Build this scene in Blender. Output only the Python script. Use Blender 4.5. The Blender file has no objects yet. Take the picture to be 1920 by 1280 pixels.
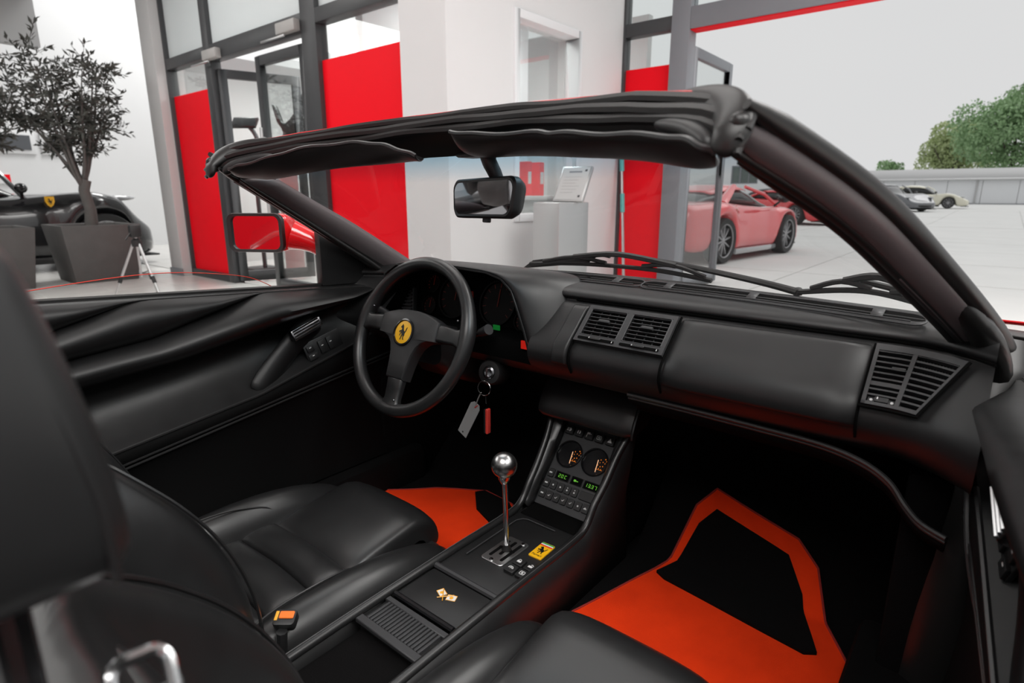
import bpy, bmesh, math, random
from mathutils import Vector, Matrix
V = Vector
pi = math.pi
random.seed(7)
S = bpy.context.scene
COL = S.collection

# ---------------------------------------------------------------- camera
cam_d = bpy.data.cameras.new('camera')
cam_d.sensor_width = 36.0
cam_d.lens = 36.0 * 1100.0 / 1920.0
cam_d.clip_start = 0.02
cam_d.clip_end = 400
cam = bpy.data.objects.new('camera', cam_d)
COL.objects.link(cam)
cam.location = (0.695, 0.0, 1.03)
cam.rotation_euler = (pi / 2 - math.atan(275.0 / 1100.0), 0, math.radians(39.5))
cam_d.dof.use_dof = True
cam_d.dof.focus_distance = 1.25
cam_d.dof.aperture_fstop = 5.0
S.camera = cam

# ---------------------------------------------------------------- world: bright overcast sky
W = bpy.data.worlds.new('overcast_sky')
S.world = W
W.use_nodes = True
wn = W.node_tree
bg = wn.nodes['Background']
tc = wn.nodes.new('ShaderNodeTexCoord')
nz = wn.nodes.new('ShaderNodeTexNoise')
nz.inputs['Scale'].default_value = 1.6
nz.inputs['Detail'].default_value = 3
cr = wn.nodes.new('ShaderNodeValToRGB')
cr.color_ramp.elements[0].position = 0.3
cr.color_ramp.elements[0].color = (0.95, 0.955, 0.965, 1)
cr.color_ramp.elements[1].position = 0.7
cr.color_ramp.elements[1].color = (1.0, 1.0, 1.0, 1)
wn.links.new(tc.outputs['Generated'], nz.inputs['Vector'])
wn.links.new(nz.outputs['Fac'], cr.inputs['Fac'])
wn.links.new(cr.outputs['Color'], bg.inputs['Color'])
bg.inputs['Strength'].default_value = 0.72

# soft high sun behind the clouds
sd = bpy.data.lights.new('veiled_sun', 'SUN')
sd.energy = 1.15
sd.angle = math.radians(60)
so = bpy.data.objects.new('veiled_sun', sd)
COL.objects.link(so)
so.rotation_euler = (math.radians(-28), math.radians(22), 0)

# unseen area lights added under the ceiling to brighten the showroom
def ceiling_fill(x, y, z, sx, sy, e):
    d = bpy.data.lights.new('ceiling_fill', 'AREA')
    d.shape = 'RECTANGLE'
    d.size = sx
    d.size_y = sy
    d.energy = e
    d.color = (1.0, 0.985, 0.96)
    o = bpy.data.objects.new('ceiling_fill', d)
    COL.objects.link(o)
    o.location = (x, y, z)
for (lx, ly, le) in ((0.9, -1.7, 130), (3.2, 0.4, 190), (-5.0, -1.0, 75), (-9.5, -0.6, 80), (-5.4, 1.2, 62), (-1.6, 1.9, 40), (1.5, 3.8, 120), (4.2, 4.0, 60)):
    ceiling_fill(lx, ly, 3.90, 2.4, 2.4, le)
ceiling_fill(-6.4, 5.0, 2.85, 1.8, 1.2, 110)      # added to brighten the vestibule
ceiling_fill(-3.4, 4.9, 2.85, 0.6, 1.2, 40)      # added to brighten the office behind the opening
ceiling_fill(-10.8, 5.6, 6.8, 2.0, 2.0, 270)     # added to whiten the high hall on the left

vs = S.view_settings
vs.view_transform = 'Standard'
vs.look = 'None'
vs.exposure = 0.0
vs.gamma = 1.0
vs.use_curve_mapping = False

# ---------------------------------------------------------------- mesh kit
class M:
    def __init__(s):
        s.v = []
        s.f = []
    def add(s, vs_, fs):
        n = len(s.v)
        s.v += [tuple(p) for p in vs_]
        s.f += [tuple(i + n for i in f) for f in fs]
        return s
    def hexa(s, p):
        return s.add(p, [(0, 3, 2, 1), (4, 5, 6, 7), (0, 1, 5, 4), (1, 2, 6, 5), (2, 3, 7, 6), (3, 0, 4, 7)])
    def box(s, x0, x1, y0, y1, z0, z1):
        return s.hexa([(x0, y0, z0), (x1, y0, z0), (x1, y1, z0), (x0, y1, z0), (x0, y0, z1), (x1, y0, z1), (x1, y1, z1), (x0, y1, z1)])
    def fbox(s, F, a0, a1, b0, b1, c0, c1):
        return s.hexa([F(a0, b0, c0), F(a1, b0, c0), F(a1, b1, c0), F(a0, b1, c0), F(a0, b0, c1), F(a1, b0, c1), F(a1, b1, c1), F(a0, b1, c1)])
    def grid(s, rows, cu=False, cv=False):
        nr = len(rows)
        nc = len(rows[0])
        fs = []
        for i in range(nr if cu else nr - 1):
            for j in range(nc if cv else nc - 1):
                a = i * nc + j
                b = i * nc + (j + 1) % nc
                c = ((i + 1) % nr) * nc + (j + 1) % nc
                d = ((i + 1) % nr) * nc + j
                fs.append((a, b, c, d))
        return s.add([p for r in rows for p in r], fs)
    def loft(s, rings, cap=True):
        n = len(s.v)
        s.grid(rings, cv=True)
        k = len(rings[0])
        if cap:
            s.f.append(tuple(n + i for i in range(k)))
            s.f.append(tuple(n + (len(rings) - 1) * k + i for i in reversed(range(k))))
        return s
    def tube(s, pts, r, n=8, cap=True, closed=False, up=None, flat=1.0):
        pts = [V(p) for p in pts]
        m = len(pts)
        rr = r if isinstance(r, (list, tuple)) else [r] * m
        rings = []
        nrm = None
        for i, p in enumerate(pts):
            if closed:
                t = (pts[(i + 1) % m] - pts[i - 1]).normalized()
            else:
                t = (pts[min(i + 1, m - 1)] - pts[max(i - 1, 0)]).normalized()
            if up is not None:
                nrm = V(up) - t * V(up).dot(t)
            elif nrm is None:
                a = V((0, 0, 1)) if abs(t.z) < 0.9 else V((1, 0, 0))
                nrm = a - t * a.dot(t)
            else:
                nrm = nrm - t * nrm.dot(t)
            nrm.normalize()
            b = t.cross(nrm)
            rings.append([p + (nrm * math.cos(2 * pi * k / n) * flat + b * math.sin(2 * pi * k / n)) * rr[i] for k in range(n)])
        if closed:
            return s.grid(rings, cu=True, cv=True)
        return s.loft(rings, cap)
    def prism(s, poly, F, c0, c1):
        n = len(s.v)
        k = len(poly)
        s.v += [tuple(F(a, b, c0)) for a, b in poly] + [tuple(F(a, b, c1)) for a, b in poly]
        s.f.append(tuple(n + i for i in reversed(range(k))))
        s.f.append(tuple(n + k + i for i in range(k)))
        for i in range(k):
            j = (i + 1) % k
            s.f.append((n + i, n + j, n + k + j, n + k + i))
        return s
    def lathe(s, prof, F, n=24, cap=True):
        """prof: list of (radius, height along F normal)"""
        rings = [[F(r * math.cos(2 * pi * k / n), r * math.sin(2 * pi * k / n), h) for k in range(n)] for r, h in prof]
        return s.loft(rings, cap)
    def ball(s, c, r, nu=16, nv=10):
        r = r if isinstance(r, (tuple, list)) else (r, r, r)
        rows = []
        for i in range(nv + 1):
            t = pi * i / nv
            q = max(math.sin(t), 1e-4)
            rows.append([(c[0] + r[0] * q * math.cos(2 * pi * k / nu), c[1] + r[1] * q * math.sin(2 * pi * k / nu), c[2] + r[2] * math.cos(t)) for k in range(nu)])
        return s.loft(rows)
    def pillow(s, P, N, th, nu=14, nv=14, pw=3.0, base=0.0):
        """P(u,v) a patch, N(u,v) its normal, th(u,v) thickness: a stuffed pad with a flat back"""
        N_ = N if callable(N) else (lambda u, v: N)
        T_ = th if callable(th) else (lambda u, v: th)
        def e(i, n):
            return 0.5 - 0.5 * math.cos(pi * i / n)
        def prof(t):
            q = abs(2 * t - 1)
            return max(1 - q ** pw, 0) ** (1 / pw)
        top = []
        bot = []
        for i in range(nu + 1):
            u = e(i, nu)
            rt = []
            rb = []
            for j in range(nv + 1):
                v = e(j, nv)
                p = V(P(u, v))
                n = V(N_(u, v)).normalized()
                rt.append(p + n * T_(u, v) * prof(u) * prof(v))
                rb.append(p - n * base)
            top.append(rt)
            bot.append(rb)
        s.grid(top)
        s.grid(bot)
        n0 = len(s.v)
        per = [(0, j) for j in range(nv)] + [(i, nv) for i in range(nu)] + [(nu, j) for j in range(nv, 0, -1)] + [(i, 0) for i in range(nu, 0, -1)]
        a = [tuple(top[i][j]) for i, j in per]
        b = [tuple(bot[i][j]) for i, j in per]
        if base > 0:
            s.grid([a, b], cv=True)
        return s

def Fr(o, ux=(1, 0, 0), uy=(0, 0, 1)):
    o = V(o)
    ux = V(ux).normalized()
    uy = V(uy)
    uy = (uy - ux * uy.dot(ux)).normalized()
    n = ux.cross(uy)
    def F(a, b, c=0.0):
        return o + ux * a + uy * b + n * c
    F.n = n
    F.o = o
    F.ux = ux
    F.uy = uy
    return F

def rrect(w, h, r, k=4, cx=0, cy=0):
    out = []
    for (sx, sy, a0) in ((1, 1, 0), (-1, 1, 90), (-1, -1, 180), (1, -1, 270)):
        for i in range(k + 1):
            a = math.radians(a0 + 90.0 * i / k)
            out.append((cx + sx * (w / 2 - r) + r * math.cos(a), cy + sy * (h / 2 - r) + r * math.sin(a)))
    return out

def crv(pts, n):
    """Catmull-Rom through pts, n samples per span"""
    pts = [V(p) for p in pts]
    out = []
    for i in range(len(pts) - 1):
        p0 = pts[max(i - 1, 0)]
        p1 = pts[i]
        p2 = pts[i + 1]
        p3 = pts[min(i + 2, len(pts) - 1)]
        for k in range(n):
            t = k / n
            out.append(0.5 * ((2 * p1) + (p2 - p0) * t + (2 * p0 - 5 * p1 + 4 * p2 - p3) * t * t + (3 * p1 - p0 - 3 * p2 + p3) * t ** 3))
    out.append(pts[-1])
    return out

def lerp(a, b, t):
    return a + (b - a) * t

def pl(x, tab):
    """piecewise linear lookup"""
    if x <= tab[0][0]:
        return tab[0][1]
    for (a, b), (c, d) in zip(tab, tab[1:]):
        if x <= c:
            return b + (d - b) * (x - a) / (c - a)
    return tab[-1][1]

def props(o, label=None, cat=None, group=None, kind=None):
    if label:
        o['label'] = label
    if cat:
        o['category'] = cat
    if group:
        o['group'] = group
    if kind:
        o['kind'] = kind
    return o

def thing(name, loc, label, cat, group=None, rz=0.0):
    o = bpy.data.objects.new(name, None)
    o.empty_display_size = 0.05
    COL.objects.link(o)
    o.location = loc
    o.rotation_euler = (0, 0, rz)
    props(o, label, cat, group)
    return o

def wloc(o):
    p = V((0, 0, 0))
    while o:
        p += o.location
        o = o.parent
    return p

def obj(name, m, mat, parent=None, bevel=0.0, seg=2, sub=0, ang=40, local=False, solid=0.0, **kw):
    """m in world coordinates unless local; becomes ONE mesh object"""
    me = bpy.data.meshes.new(name)
    off = V((0, 0, 0)) if (local or not parent) else wloc(parent)
    me.from_pydata([V(p) - off for p in m.v], [], m.f)
    bm = bmesh.new()
    bm.from_mesh(me)
    bmesh.ops.remove_doubles(bm, verts=bm.verts, dist=1e-5)
    bmesh.ops.recalc_face_normals(bm, faces=bm.faces)
    lim = math.radians(ang)
    if bevel > 0:
        es = [e for e in bm.edges if len(e.link_faces) == 2 and e.calc_face_angle(0) > lim]
        bmesh.ops.bevel(bm, geom=es, offset=bevel, segments=seg, profile=0.5, affect='EDGES', clamp_overlap=True)
    for f in bm.faces:
        f.smooth = True
    for e in bm.edges:
        e.smooth = not (len(e.link_faces) == 2 and e.calc_face_angle(0) > lim) if sub == 0 else True
    bm.to_mesh(me)
    bm.free()
    if mat:
        me.materials.append(mat)
    o = bpy.data.objects.new(name, me)
    COL.objects.link(o)
    if parent:
        o.parent = parent
    if solid:
        md = o.modifiers.new('solid', 'SOLIDIFY')
        md.thickness = solid
        md.offset = 0
    if sub:
        md = o.modifiers.new('sub', 'SUBSURF')
        md.levels = sub
        md.render_levels = sub
    return props(o, **kw)

def dup(o, parent, off=(0, 0, 0), name=None):
    """another copy of one part, sharing its mesh"""
    c = o.copy()
    if name:
        c.name = name
    COL.objects.link(c)
    c.parent = parent
    c.location = o.location + V(off)
    return c

def dup_tree(o, loc, rz=None, parent=None):
    c = o.copy()
    COL.objects.link(c)
    c.parent = parent
    if loc is not None:
        c.location = loc
    if rz is not None:
        c.rotation_euler = (0, 0, rz)
    for ch in list(o.children):
        dup_tree(ch, None, None, c)
    return c

def text_m(txt, F, size, a=0.0, b=0.0, c0=0.0, depth=0.0004, shear=0.0, align='CENTER'):
    cu = bpy.data.curves.new('lettering', 'FONT')
    cu.body = txt
    cu.size = size
    cu.align_x = align
    cu.align_y = 'CENTER'
    cu.shear = shear
    cu.extrude = depth
    cu.resolution_u = 3
    t = bpy.data.objects.new('lettering', cu)
    COL.objects.link(t)
    dg = bpy.context.evaluated_depsgraph_get()
    me = bpy.data.meshes.new_from_object(t.evaluated_get(dg))
    m = M()
    m.add([F(a + v.co.x, b + v.co.y, c0 + v.co.z) for v in me.vertices], [tuple(p.vertices) for p in me.polygons])
    bpy.data.objects.remove(t)
    bpy.data.curves.remove(cu)
    bpy.data.meshes.remove(me)
    return m

# ---------------------------------------------------------------- materials
def mat(name, col, rough=0.5, metal=0.0, coat=0.0, spec=0.5, bump=None, vary=0.0, vscale=8.0, emit=None, alpha=None, trans=0.0, sheen=0.0, crough=0.04):
    m = bpy.data.materials.new(name)
    m.use_nodes = True
    nt = m.node_tree
    b = nt.nodes['Principled BSDF']
    b.inputs['Base Color'].default_value = (*col, 1)
    b.inputs['Roughness'].default_value = rough
    b.inputs['Metallic'].default_value = metal
    b.inputs['Coat Weight'].default_value = coat
    b.inputs['Coat Roughness'].default_value = crough
    b.inputs['Specular IOR Level'].default_value = spec
    b.inputs['Sheen Weight'].default_value = sheen
    if trans:
        b.inputs['Transmission Weight'].default_value = trans
    if emit:
        b.inputs['Emission Color'].default_value = (*emit[0], 1)
        b.inputs['Emission Strength'].default_value = emit[1]
    tcn = nt.nodes.new('ShaderNodeTexCoord')
    nn = nt.nodes.new('ShaderNodeTexNoise')
    nn.inputs['Scale'].default_value = vscale
    nn.inputs['Detail'].default_value = 4
    nt.links.new(tcn.outputs['Object'], nn.inputs['Vector'])
    rm = nt.nodes.new('ShaderNodeMapRange')
    rm.inputs['To Min'].default_value = max(rough - 0.05, 0.0)
    rm.inputs['To Max'].default_value = min(rough + 0.05, 1.0)
    nt.links.new(nn.outputs['Fac'], rm.inputs['Value'])
    nt.links.new(rm.outputs['Result'], b.inputs['Roughness'])
    if vary:
        mx = nt.nodes.new('ShaderNodeMix')
        mx.data_type = 'RGBA'
        mx.inputs[6].default_value = (*[c * (1 - vary) for c in col], 1)
        mx.inputs[7].default_value = (*[min(c * (1 + vary), 1) for c in col], 1)
        nt.links.new(nn.outputs['Fac'], mx.inputs[0])
        nt.links.new(mx.outputs[2], b.inputs['Base Color'])
    if bump:
        n2 = nt.nodes.new('ShaderNodeTexNoise')
        n2.inputs['Scale'].default_value = bump[0]
        n2.inputs['Detail'].default_value = 3
        bp = nt.nodes.new('ShaderNodeBump')
        bp.inputs['Strength'].default_value = bump[1]
        bp.inputs['Distance'].default_value = bump[2] if len(bump) > 2 else 0.001
        nt.links.new(tcn.outputs['Object'], n2.inputs['Vector'])
        nt.links.new(n2.outputs['Fac'], bp.inputs['Height'])
        nt.links.new(bp.outputs['Normal'], b.inputs['Normal'])
    return m

def glass_mat(name, tint=(1, 1, 1), refl=1.0, band=None):
    """thin pane: clear with a fresnel reflection; band = (z0, z1, colour) a tinted strip of the glass itself"""
    m = bpy.data.materials.new(name)
    m.use_nodes = True
    nt = m.node_tree
    nt.nodes.remove(nt.nodes['Principled BSDF'])
    out = nt.nodes['Material Output']
    tr = nt.nodes.new('ShaderNodeBsdfTransparent')
    tr.inputs['Color'].default_value = (*tint, 1)
    gl = nt.nodes.new('ShaderNodeBsdfGlossy')
    gl.inputs['Roughness'].default_value = 0.01
    fr = nt.nodes.new('ShaderNodeFresnel')
    fr.inputs['IOR'].default_value = 1.45
    mt = nt.nodes.new('ShaderNodeMath')
    mt.operation = 'MULTIPLY'
    mt.inputs[1].default_value = refl
    mx = nt.nodes.new('ShaderNodeMixShader')
    nt.links.new(fr.outputs['Fac'], mt.inputs[0])
    nt.links.new(mt.outputs['Value'], mx.inputs['Fac'])
    nt.links.new(tr.outputs['BSDF'], mx.inputs[1])
    nt.links.new(gl.outputs['BSDF'], mx.inputs[2])
    nt.links.new(mx.outputs['Shader'], out.inputs['Surface'])
    if band:
        g = nt.nodes.new('ShaderNodeNewGeometry')
        sp = nt.nodes.new('ShaderNodeSeparateXYZ')
        mr = nt.nodes.new('ShaderNodeMapRange')
        mr.inputs['From Min'].default_value = band[0]
        mr.inputs['From Max'].default_value = band[1]
        mc = nt.nodes.new('ShaderNodeMix')
        mc.data_type = 'RGBA'
        mc.inputs[6].default_value = (*tint, 1)
        mc.inputs[7].default_value = (*band[2], 1)
        nt.links.new(g.outputs['Position'], sp.inputs['Vector'])
        nt.links.new(sp.outputs['Z'], mr.inputs['Value'])
        nt.links.new(mr.outputs['Result'], mc.inputs[0])
        nt.links.new(mc.outputs[2], tr.inputs['Color'])
    return m

LEATHER = mat('black_leather', (0.0120, 0.0120, 0.0125), 0.42, bump=(420, 0.015), vary=0.15, vscale=30)
LEATHER2 = mat('black_seat_leather', (0.0135, 0.0135, 0.014), 0.36, coat=0.25, crough=0.28, bump=(300, 0.03), vary=0.15, vscale=20)
PLASTIC = mat('black_plastic', (0.010, 0.010, 0.0105), 0.45, bump=(900, 0.08))
PLASTIC2 = mat('charcoal_plastic', (0.028, 0.028, 0.030), 0.5, bump=(900, 0.08))
DARK = mat('recess_black', (0.003, 0.003, 0.003), 0.85, spec=0.05)
GLOSSB = mat('gloss_black', (0.008, 0.008, 0.009), 0.15)
CARPET = mat('black_carpet', (0.0035, 0.0032, 0.0034), 0.95, spec=0.1, bump=(900, 0.8, 0.003))
REDCARPET = mat('red_carpet', (0.92, 0.045, 0.006), 0.95, spec=0.1, bump=(1400, 0.7, 0.002), vary=0.22, vscale=14)
RUBBER = mat('black_rubber', (0.011, 0.0105, 0.0105), 0.38)
REDPAINT = mat('red_paint', (0.62, 0.006, 0.010), 0.25, coat=1.0)
CHROME = mat('chrome', (0.62, 0.62, 0.63), 0.16, metal=1.0)
STEEL = mat('brushed_steel', (0.60, 0.60, 0.60), 0.36, metal=1.0)
DARKCHROME = mat('dark_chrome', (0.24, 0.24, 0.25), 0.24, metal=1.0)
MIRROR = mat('mirror_silver', (0.60, 0.60, 0.62), 0.02, metal=1.0)
YELLOW = mat('badge_yellow', (0.80, 0.42, 0.008), 0.35, coat=0.5)
INK = mat('black_ink', (0.006, 0.006, 0.006), 0.4)
WHITEINK = mat('white_ink', (0.62, 0.62, 0.62), 0.5)
GREENINK = mat('green_enamel', (0.01, 0.30, 0.05), 0.4)
REDINK = mat('red_enamel', (0.65, 0.03, 0.01), 0.4)
GOLD = mat('gold_enamel', (0.75, 0.36, 0.03), 0.4)
ORANGE = mat('orange_plastic', (0.75, 0.16, 0.02), 0.4)
PAPER = mat('grey_paper', (0.34, 0.34, 0.34), 0.8)
LCD = mat('green_display_glow', (0.0, 0.02, 0.0), 0.4, emit=((0.22, 0.75, 0.06), 0.5))
AMBER = mat('amber_glow', (0.05, 0.01, 0.0), 0.4, emit=((1.0, 0.24, 0.01), 0.6))
NEEDLE = mat('needle_glow', (0.1, 0.04, 0.02), 0.4, emit=((1.0, 0.55, 0.30), 1.0))
LAMPRED = mat('red_lamp_glow', (0.1, 0, 0), 0.4, emit=((0.8, 0.02, 0.01), 0.42))
LAMPGREEN = mat('green_lamp_glow', (0, 0.05, 0), 0.4, emit=((0.02, 0.5, 0.08), 0.16))
STITCH = mat('grey_thread', (0.05, 0.05, 0.052), 0.6)

HORSE = [(.12, .80), (.17, .86), (.25, .92), (.31, 1.0), (.35, .93), (.43, .90), (.49, .80), (.53, .68), (.62, .60), (.72, .54), (.78, .56), (.82, .66), (.88, .80), (.97, .83), (.94, .72), (.89, .56), (.81, .47), (.78, .40), (.81, .30), (.73, .22), (.75, .12), (.84, .02), (.71, .02), (.65, .12), (.61, .25), (.54, .30), (.50, .20), (.44, .10), (.42, .0), (.31, .0), (.36, .12), (.40, .25), (.43, .36), (.37, .42), (.28, .36), (.24, .24), (.13, .24), (.17, .30), (.20, .40), (.30, .50), (.22, .50), (.10, .43), (.03, .50), (.08, .57), (.20, .58), (.31, .63), (.31, .71), (.24, .75), (.16, .75)]
PILLAR = mat('pillar_vinyl', (0.105, 0.088, 0.092), 0.38, bump=(500, 0.1))
FAINTRED = mat('faint_red_print', (0.05, 0.006, 0.004), 0.5, emit=((0.5, 0.03, 0.01), 0.03))
PLASTIC3 = mat('soft_hub_plastic', (0.018, 0.018, 0.019), 0.55, bump=(900, 0.08))
CHROME2 = mat('polished_knob', (0.45, 0.45, 0.45), 0.27, metal=1.0)
REDFOB = mat('red_fob_plastic', (0.55, 0.04, 0.03), 0.4)
DARKRED = mat('dark_red_piping', (0.25, 0.012, 0.008), 0.8)
CARPET2 = mat('black_door_vinyl', (0.0022, 0.0022, 0.0023), 0.8, spec=0.12, bump=(500, 0.1))
SEALG = mat('grey_ribbed_seal', (0.035, 0.035, 0.036), 0.45)
SHADELEATHER = mat('shaded_door_leather', (0.0065, 0.0065, 0.0068), 0.42, spec=0.36, bump=(420, 0.015), vary=0.15, vscale=30)  # copy of the leather, darkened so the doors read as shaded
GAUGE = mat('gauge_black', (0.004, 0.004, 0.004), 0.5, spec=0.2)
# ================================================================ THE SETTING
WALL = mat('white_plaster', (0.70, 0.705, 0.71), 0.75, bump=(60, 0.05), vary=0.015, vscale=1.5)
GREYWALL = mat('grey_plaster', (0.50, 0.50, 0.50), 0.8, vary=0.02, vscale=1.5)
CEIL = mat('grey_ceiling', (0.42, 0.42, 0.42), 0.85)
TILE = mat('pale_stone_tile', (0.60, 0.59, 0.57), 0.24, vary=0.05, vscale=3)
GROUT = mat('grey_grout', (0.32, 0.32, 0.31), 0.9)
ALU = mat('anthracite_aluminium', (0.042, 0.044, 0.047), 0.42, spec=0.5)
ALUGREY = mat('grey_aluminium', (0.20, 0.21, 0.23), 0.42, spec=0.5)
REDFOIL = mat('red_foil', (0.88, 0.004, 0.014), 0.5, spec=0.12, vary=0.03, vscale=2)
FROST = mat('frosted_glass', (0.64, 0.69, 0.70), 0.45, vary=0.05, vscale=0.6)
PANE = glass_mat('clear_pane', (0.95, 0.97, 0.965), 0.30)
SILVER = mat('silver_metal', (0.55, 0.55, 0.55), 0.35, metal=1.0)
LIGHTGREY = mat('light_grey_plastic', (0.45, 0.45, 0.45), 0.5)
CONC = mat('pale_concrete', (0.60, 0.60, 0.585), 0.85, vary=0.10, vscale=1.1, bump=(25, 0.25, 0.004))
CLAD = mat('white_cladding', (0.74, 0.755, 0.77), 0.5, vary=0.02, vscale=0.5)
ROOFG = mat('pale_grey_roof', (0.44, 0.44, 0.44), 0.7, vary=0.06, vscale=0.8)

def struct(name, m, mt, parent=None, **kw):
    o = obj(name, m, mt, parent, **kw)
    if not parent:
        o['kind'] = 'structure'
    return o

# floor and its tiles
fl = struct('floor', M().box(-14, 6, -6.2, 3.4, -0.2, -0.006).box(-2.72, 6, 3.4, 6.05, -0.2, -0.006).box(-14, -2.72, 3.4, 8.2, -0.2, -0.006), GROUT)
tile0 = None
TS = 0.6
for i in range(22):
    for j in range(5):
        x = -13.4 + i * TS
        y = 0.36 + j * TS
        if tile0 is None:
            tile0 = obj('tile', M().box(0.002, TS - 0.002, 0.002, TS - 0.002, -0.02, 0.0), TILE, fl, bevel=0.002, seg=1, local=True)
            tile0.location = (x, y, 0)
        else:
            dup(tile0, fl).location = (x, y, 0)
struct('floor_remainder', M().box(-14, 6, -6.2, 0.355, -0.05, 0.0).box(-0.18, 6, 0.355, 6.0, -0.05, 0.0).box(-2.7, -0.18, 3.37, 6.0, -0.05, 0).box(-14, -2.7, 3.4, 8.2, -0.05, 0.0), TILE)

# walls
struct('wall_far', M().box(-13.3, -13.1, -6, 8.2, 0, 7.5), WALL)
wr = struct('wall_rear', M().box(-2.9, 0.1, -6.2, -6.0, 0, 3.95).box(-13.3, -9.0, -6.2, -6.0, 0, 3.95), WALL)  # unseen rear wall, opened with added glazing to let sky light in
for q in (-9.0, -6.0, -2.95, 0.1, 3.0, 5.95):
    obj('mullion', M().box(q, q + 0.1, -6.2, -6.08, 0, 3.95), ALU, wr)
for (a, b) in ((-8.9, -2.9), (0.2, 5.95)):
    obj('pane', M().box(a, b, -6.15, -6.14, 0.1, 3.95), PANE, wr)
struct('wall_end', M().box(-13.3, -8.1, 8.0, 8.2, 0, 7.5), WALL)
struct('ceiling', M().box(-11.2, 6, -6.2, 2.95, 3.95, 4.2).box(-2.69, 6, 2.95, 6.0, 3.95, 4.2).box(-8.2, -2.69, 2.95, 3.3, 3.95, 4.2), CEIL)
struct('trim_1', M().box(-11.2, -11.0, -6, 2.95, 3.2, 3.95), CEIL)          # downstand at the edge of the low ceiling
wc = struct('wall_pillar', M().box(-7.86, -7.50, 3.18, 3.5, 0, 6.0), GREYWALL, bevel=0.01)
struct('baseboard_pillar', M().box(-7.87, -7.49, 3.165, 3.18, 0, 0.09), ALUGREY)
# red wall panel added behind the camera to redden the door mirror's reflection
struct('trim_3', M().box(-2.8, 0.0, -6.0, -5.97, 0.1, 2.6), REDFOIL)
# the white block: grey-lit face and the face with the opening
wy0, wy1, wz0, wz1 = 4.065, 4.96, 0.852, 2.437
BX = -2.60
struct('wall_block', M().box(-3.10, BX, 3.25, 3.60, 0, 3.95).box(BX - .11, BX, 3.60, wy0, 0, 3.95).box(BX - .11, BX, wy1, 5.95, 0, 3.95)
       .box(BX - .11, BX, wy0, wy1, 0, wz0).box(BX - .11, BX, wy0, wy1, wz1, 3.95), WALL)
g_ = .014
w4 = struct('window_4', M().box(BX - .13, BX + .018, wy0 - 0.05, wy0 + g_, wz0 - 0.05, wz1 + 0.05).box(BX - .13, BX + .018, wy1 - g_, wy1 + 0.05, wz0 - 0.05, wz1 + 0.05)
            .box(BX - .13, BX + .018, wy0 + g_, wy1 - g_, wz1 - g_, wz1 + 0.05).box(BX - .13, BX + .018, wy0 + g_, wy1 - g_, wz0 - 0.05, wz0 + g_), CLAD, bevel=0.004)
obj('pane', M().box(BX - .10, BX - .094, wy0, wy1, wz0, wz1), PANE, w4)
# the room behind the opening
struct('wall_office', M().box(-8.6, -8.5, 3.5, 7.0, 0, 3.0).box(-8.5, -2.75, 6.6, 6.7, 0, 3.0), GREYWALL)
struct('wall_partition', M().box(-4.10, -4.00, 3.6, 6.0, 0, 2.95), CLAD)
struct('ceiling_office', M().box(-4.1, -3.2, 3.6, 6.5, 2.95, 3.0), CLAD)

# ---- left facade, plane Y = 3.35
FY = 3.35
def frame_bar(x0, x1, z0, z1, y0=FY - 0.06, y1=FY + 0.06):
    return M().box(x0, x1, y0, y1, z0, z1)
fac = struct('window_1', frame_bar(-7.56, -7.47, 0, 4.6), ALU, bevel=0.004)
for bx in ((-6.46, -6.32, 0, 4.6), (-4.50, -4.27, 0, 4.6)):
    obj('mullion', frame_bar(*bx), ALU, fac, bevel=0.004)
for bx in ((-7.47, -6.46, 2.50, 2.62), (-6.32, -4.50, 2.46, 2.62), (-4.27, -3.11, 2.50, 2.62), (-7.47, -6.46, 0, 0.09), (-4.27, -3.11, 0, 0.09)):
    obj('transom', frame_bar(*bx), ALU, fac, bevel=0.004)
for (a, b) in ((-7.47, -6.46), (-6.32, -4.50), (-4.27, -3.11)):
    obj('upper_pane', M().box(a, b, FY - 0.008, FY + 0.008, 2.62, 4.6), FROST, fac)
for (a, b) in ((-7.47, -6.46), (-4.27, -3.11)):
    obj('red_panel', M().box(a, b, FY - 0.012, FY + 0.006, 0.09, 2.20), REDFOIL, fac)
    obj('clear_pane', M().box(a, b, FY - 0.006, FY + 0.004, 2.20, 2.50), PANE, fac)

def door_leaf(name, x0, x1, z1, label_mat, y=FY, ang=0, hinge=None):
    """a glazed leaf with its four frame bars, pane and handle"""
    hx = hinge if hinge is not None else x0
    a, b = x0 - hx, x1 - hx
    m = M()
    for q in ((a, a + 0.09, 0.02, z1), (b - 0.09, b, 0.02, z1), (a + 0.09, b - 0.09, 0.02, 0.14), (a + 0.09, b - 0.09, z1 - 0.09, z1)):
        m.box(q[0], q[1], -0.03, 0.03, q[2], q[3])
    o = struct(name, m, label_mat, bevel=0.004)
    o.location = (hx, y, 0)
    o.rotation_euler = (0, 0, ang)
    obj('pane', M().box(a + 0.09, b - 0.09, -0.006, 0.006, 0.14, z1 - 0.09), PANE, o, local=True)
    return o
d1 = door_leaf('door_1', -6.30, -5.42, 2.38, ALU, ang=math.radians(72), hinge=-6.30)
d2 = door_leaf('door_2', -5.42, -4.52, 2.38, ALU)
obj('pull_bar', M().tube([(0.07, -0.07, 0.7), (0.07, -0.07, 1.7)], 0.016).tube([(0.07, -0.07, 0.8), (0.07, 0, 0.8)], 0.01).tube([(0.07, -0.07, 1.6), (0.07, 0, 1.6)], 0.01), SILVER, d2, local=True)
CLOSER = mat('closer_grey', (0.36, 0.35, 0.34), 0.5)
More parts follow.
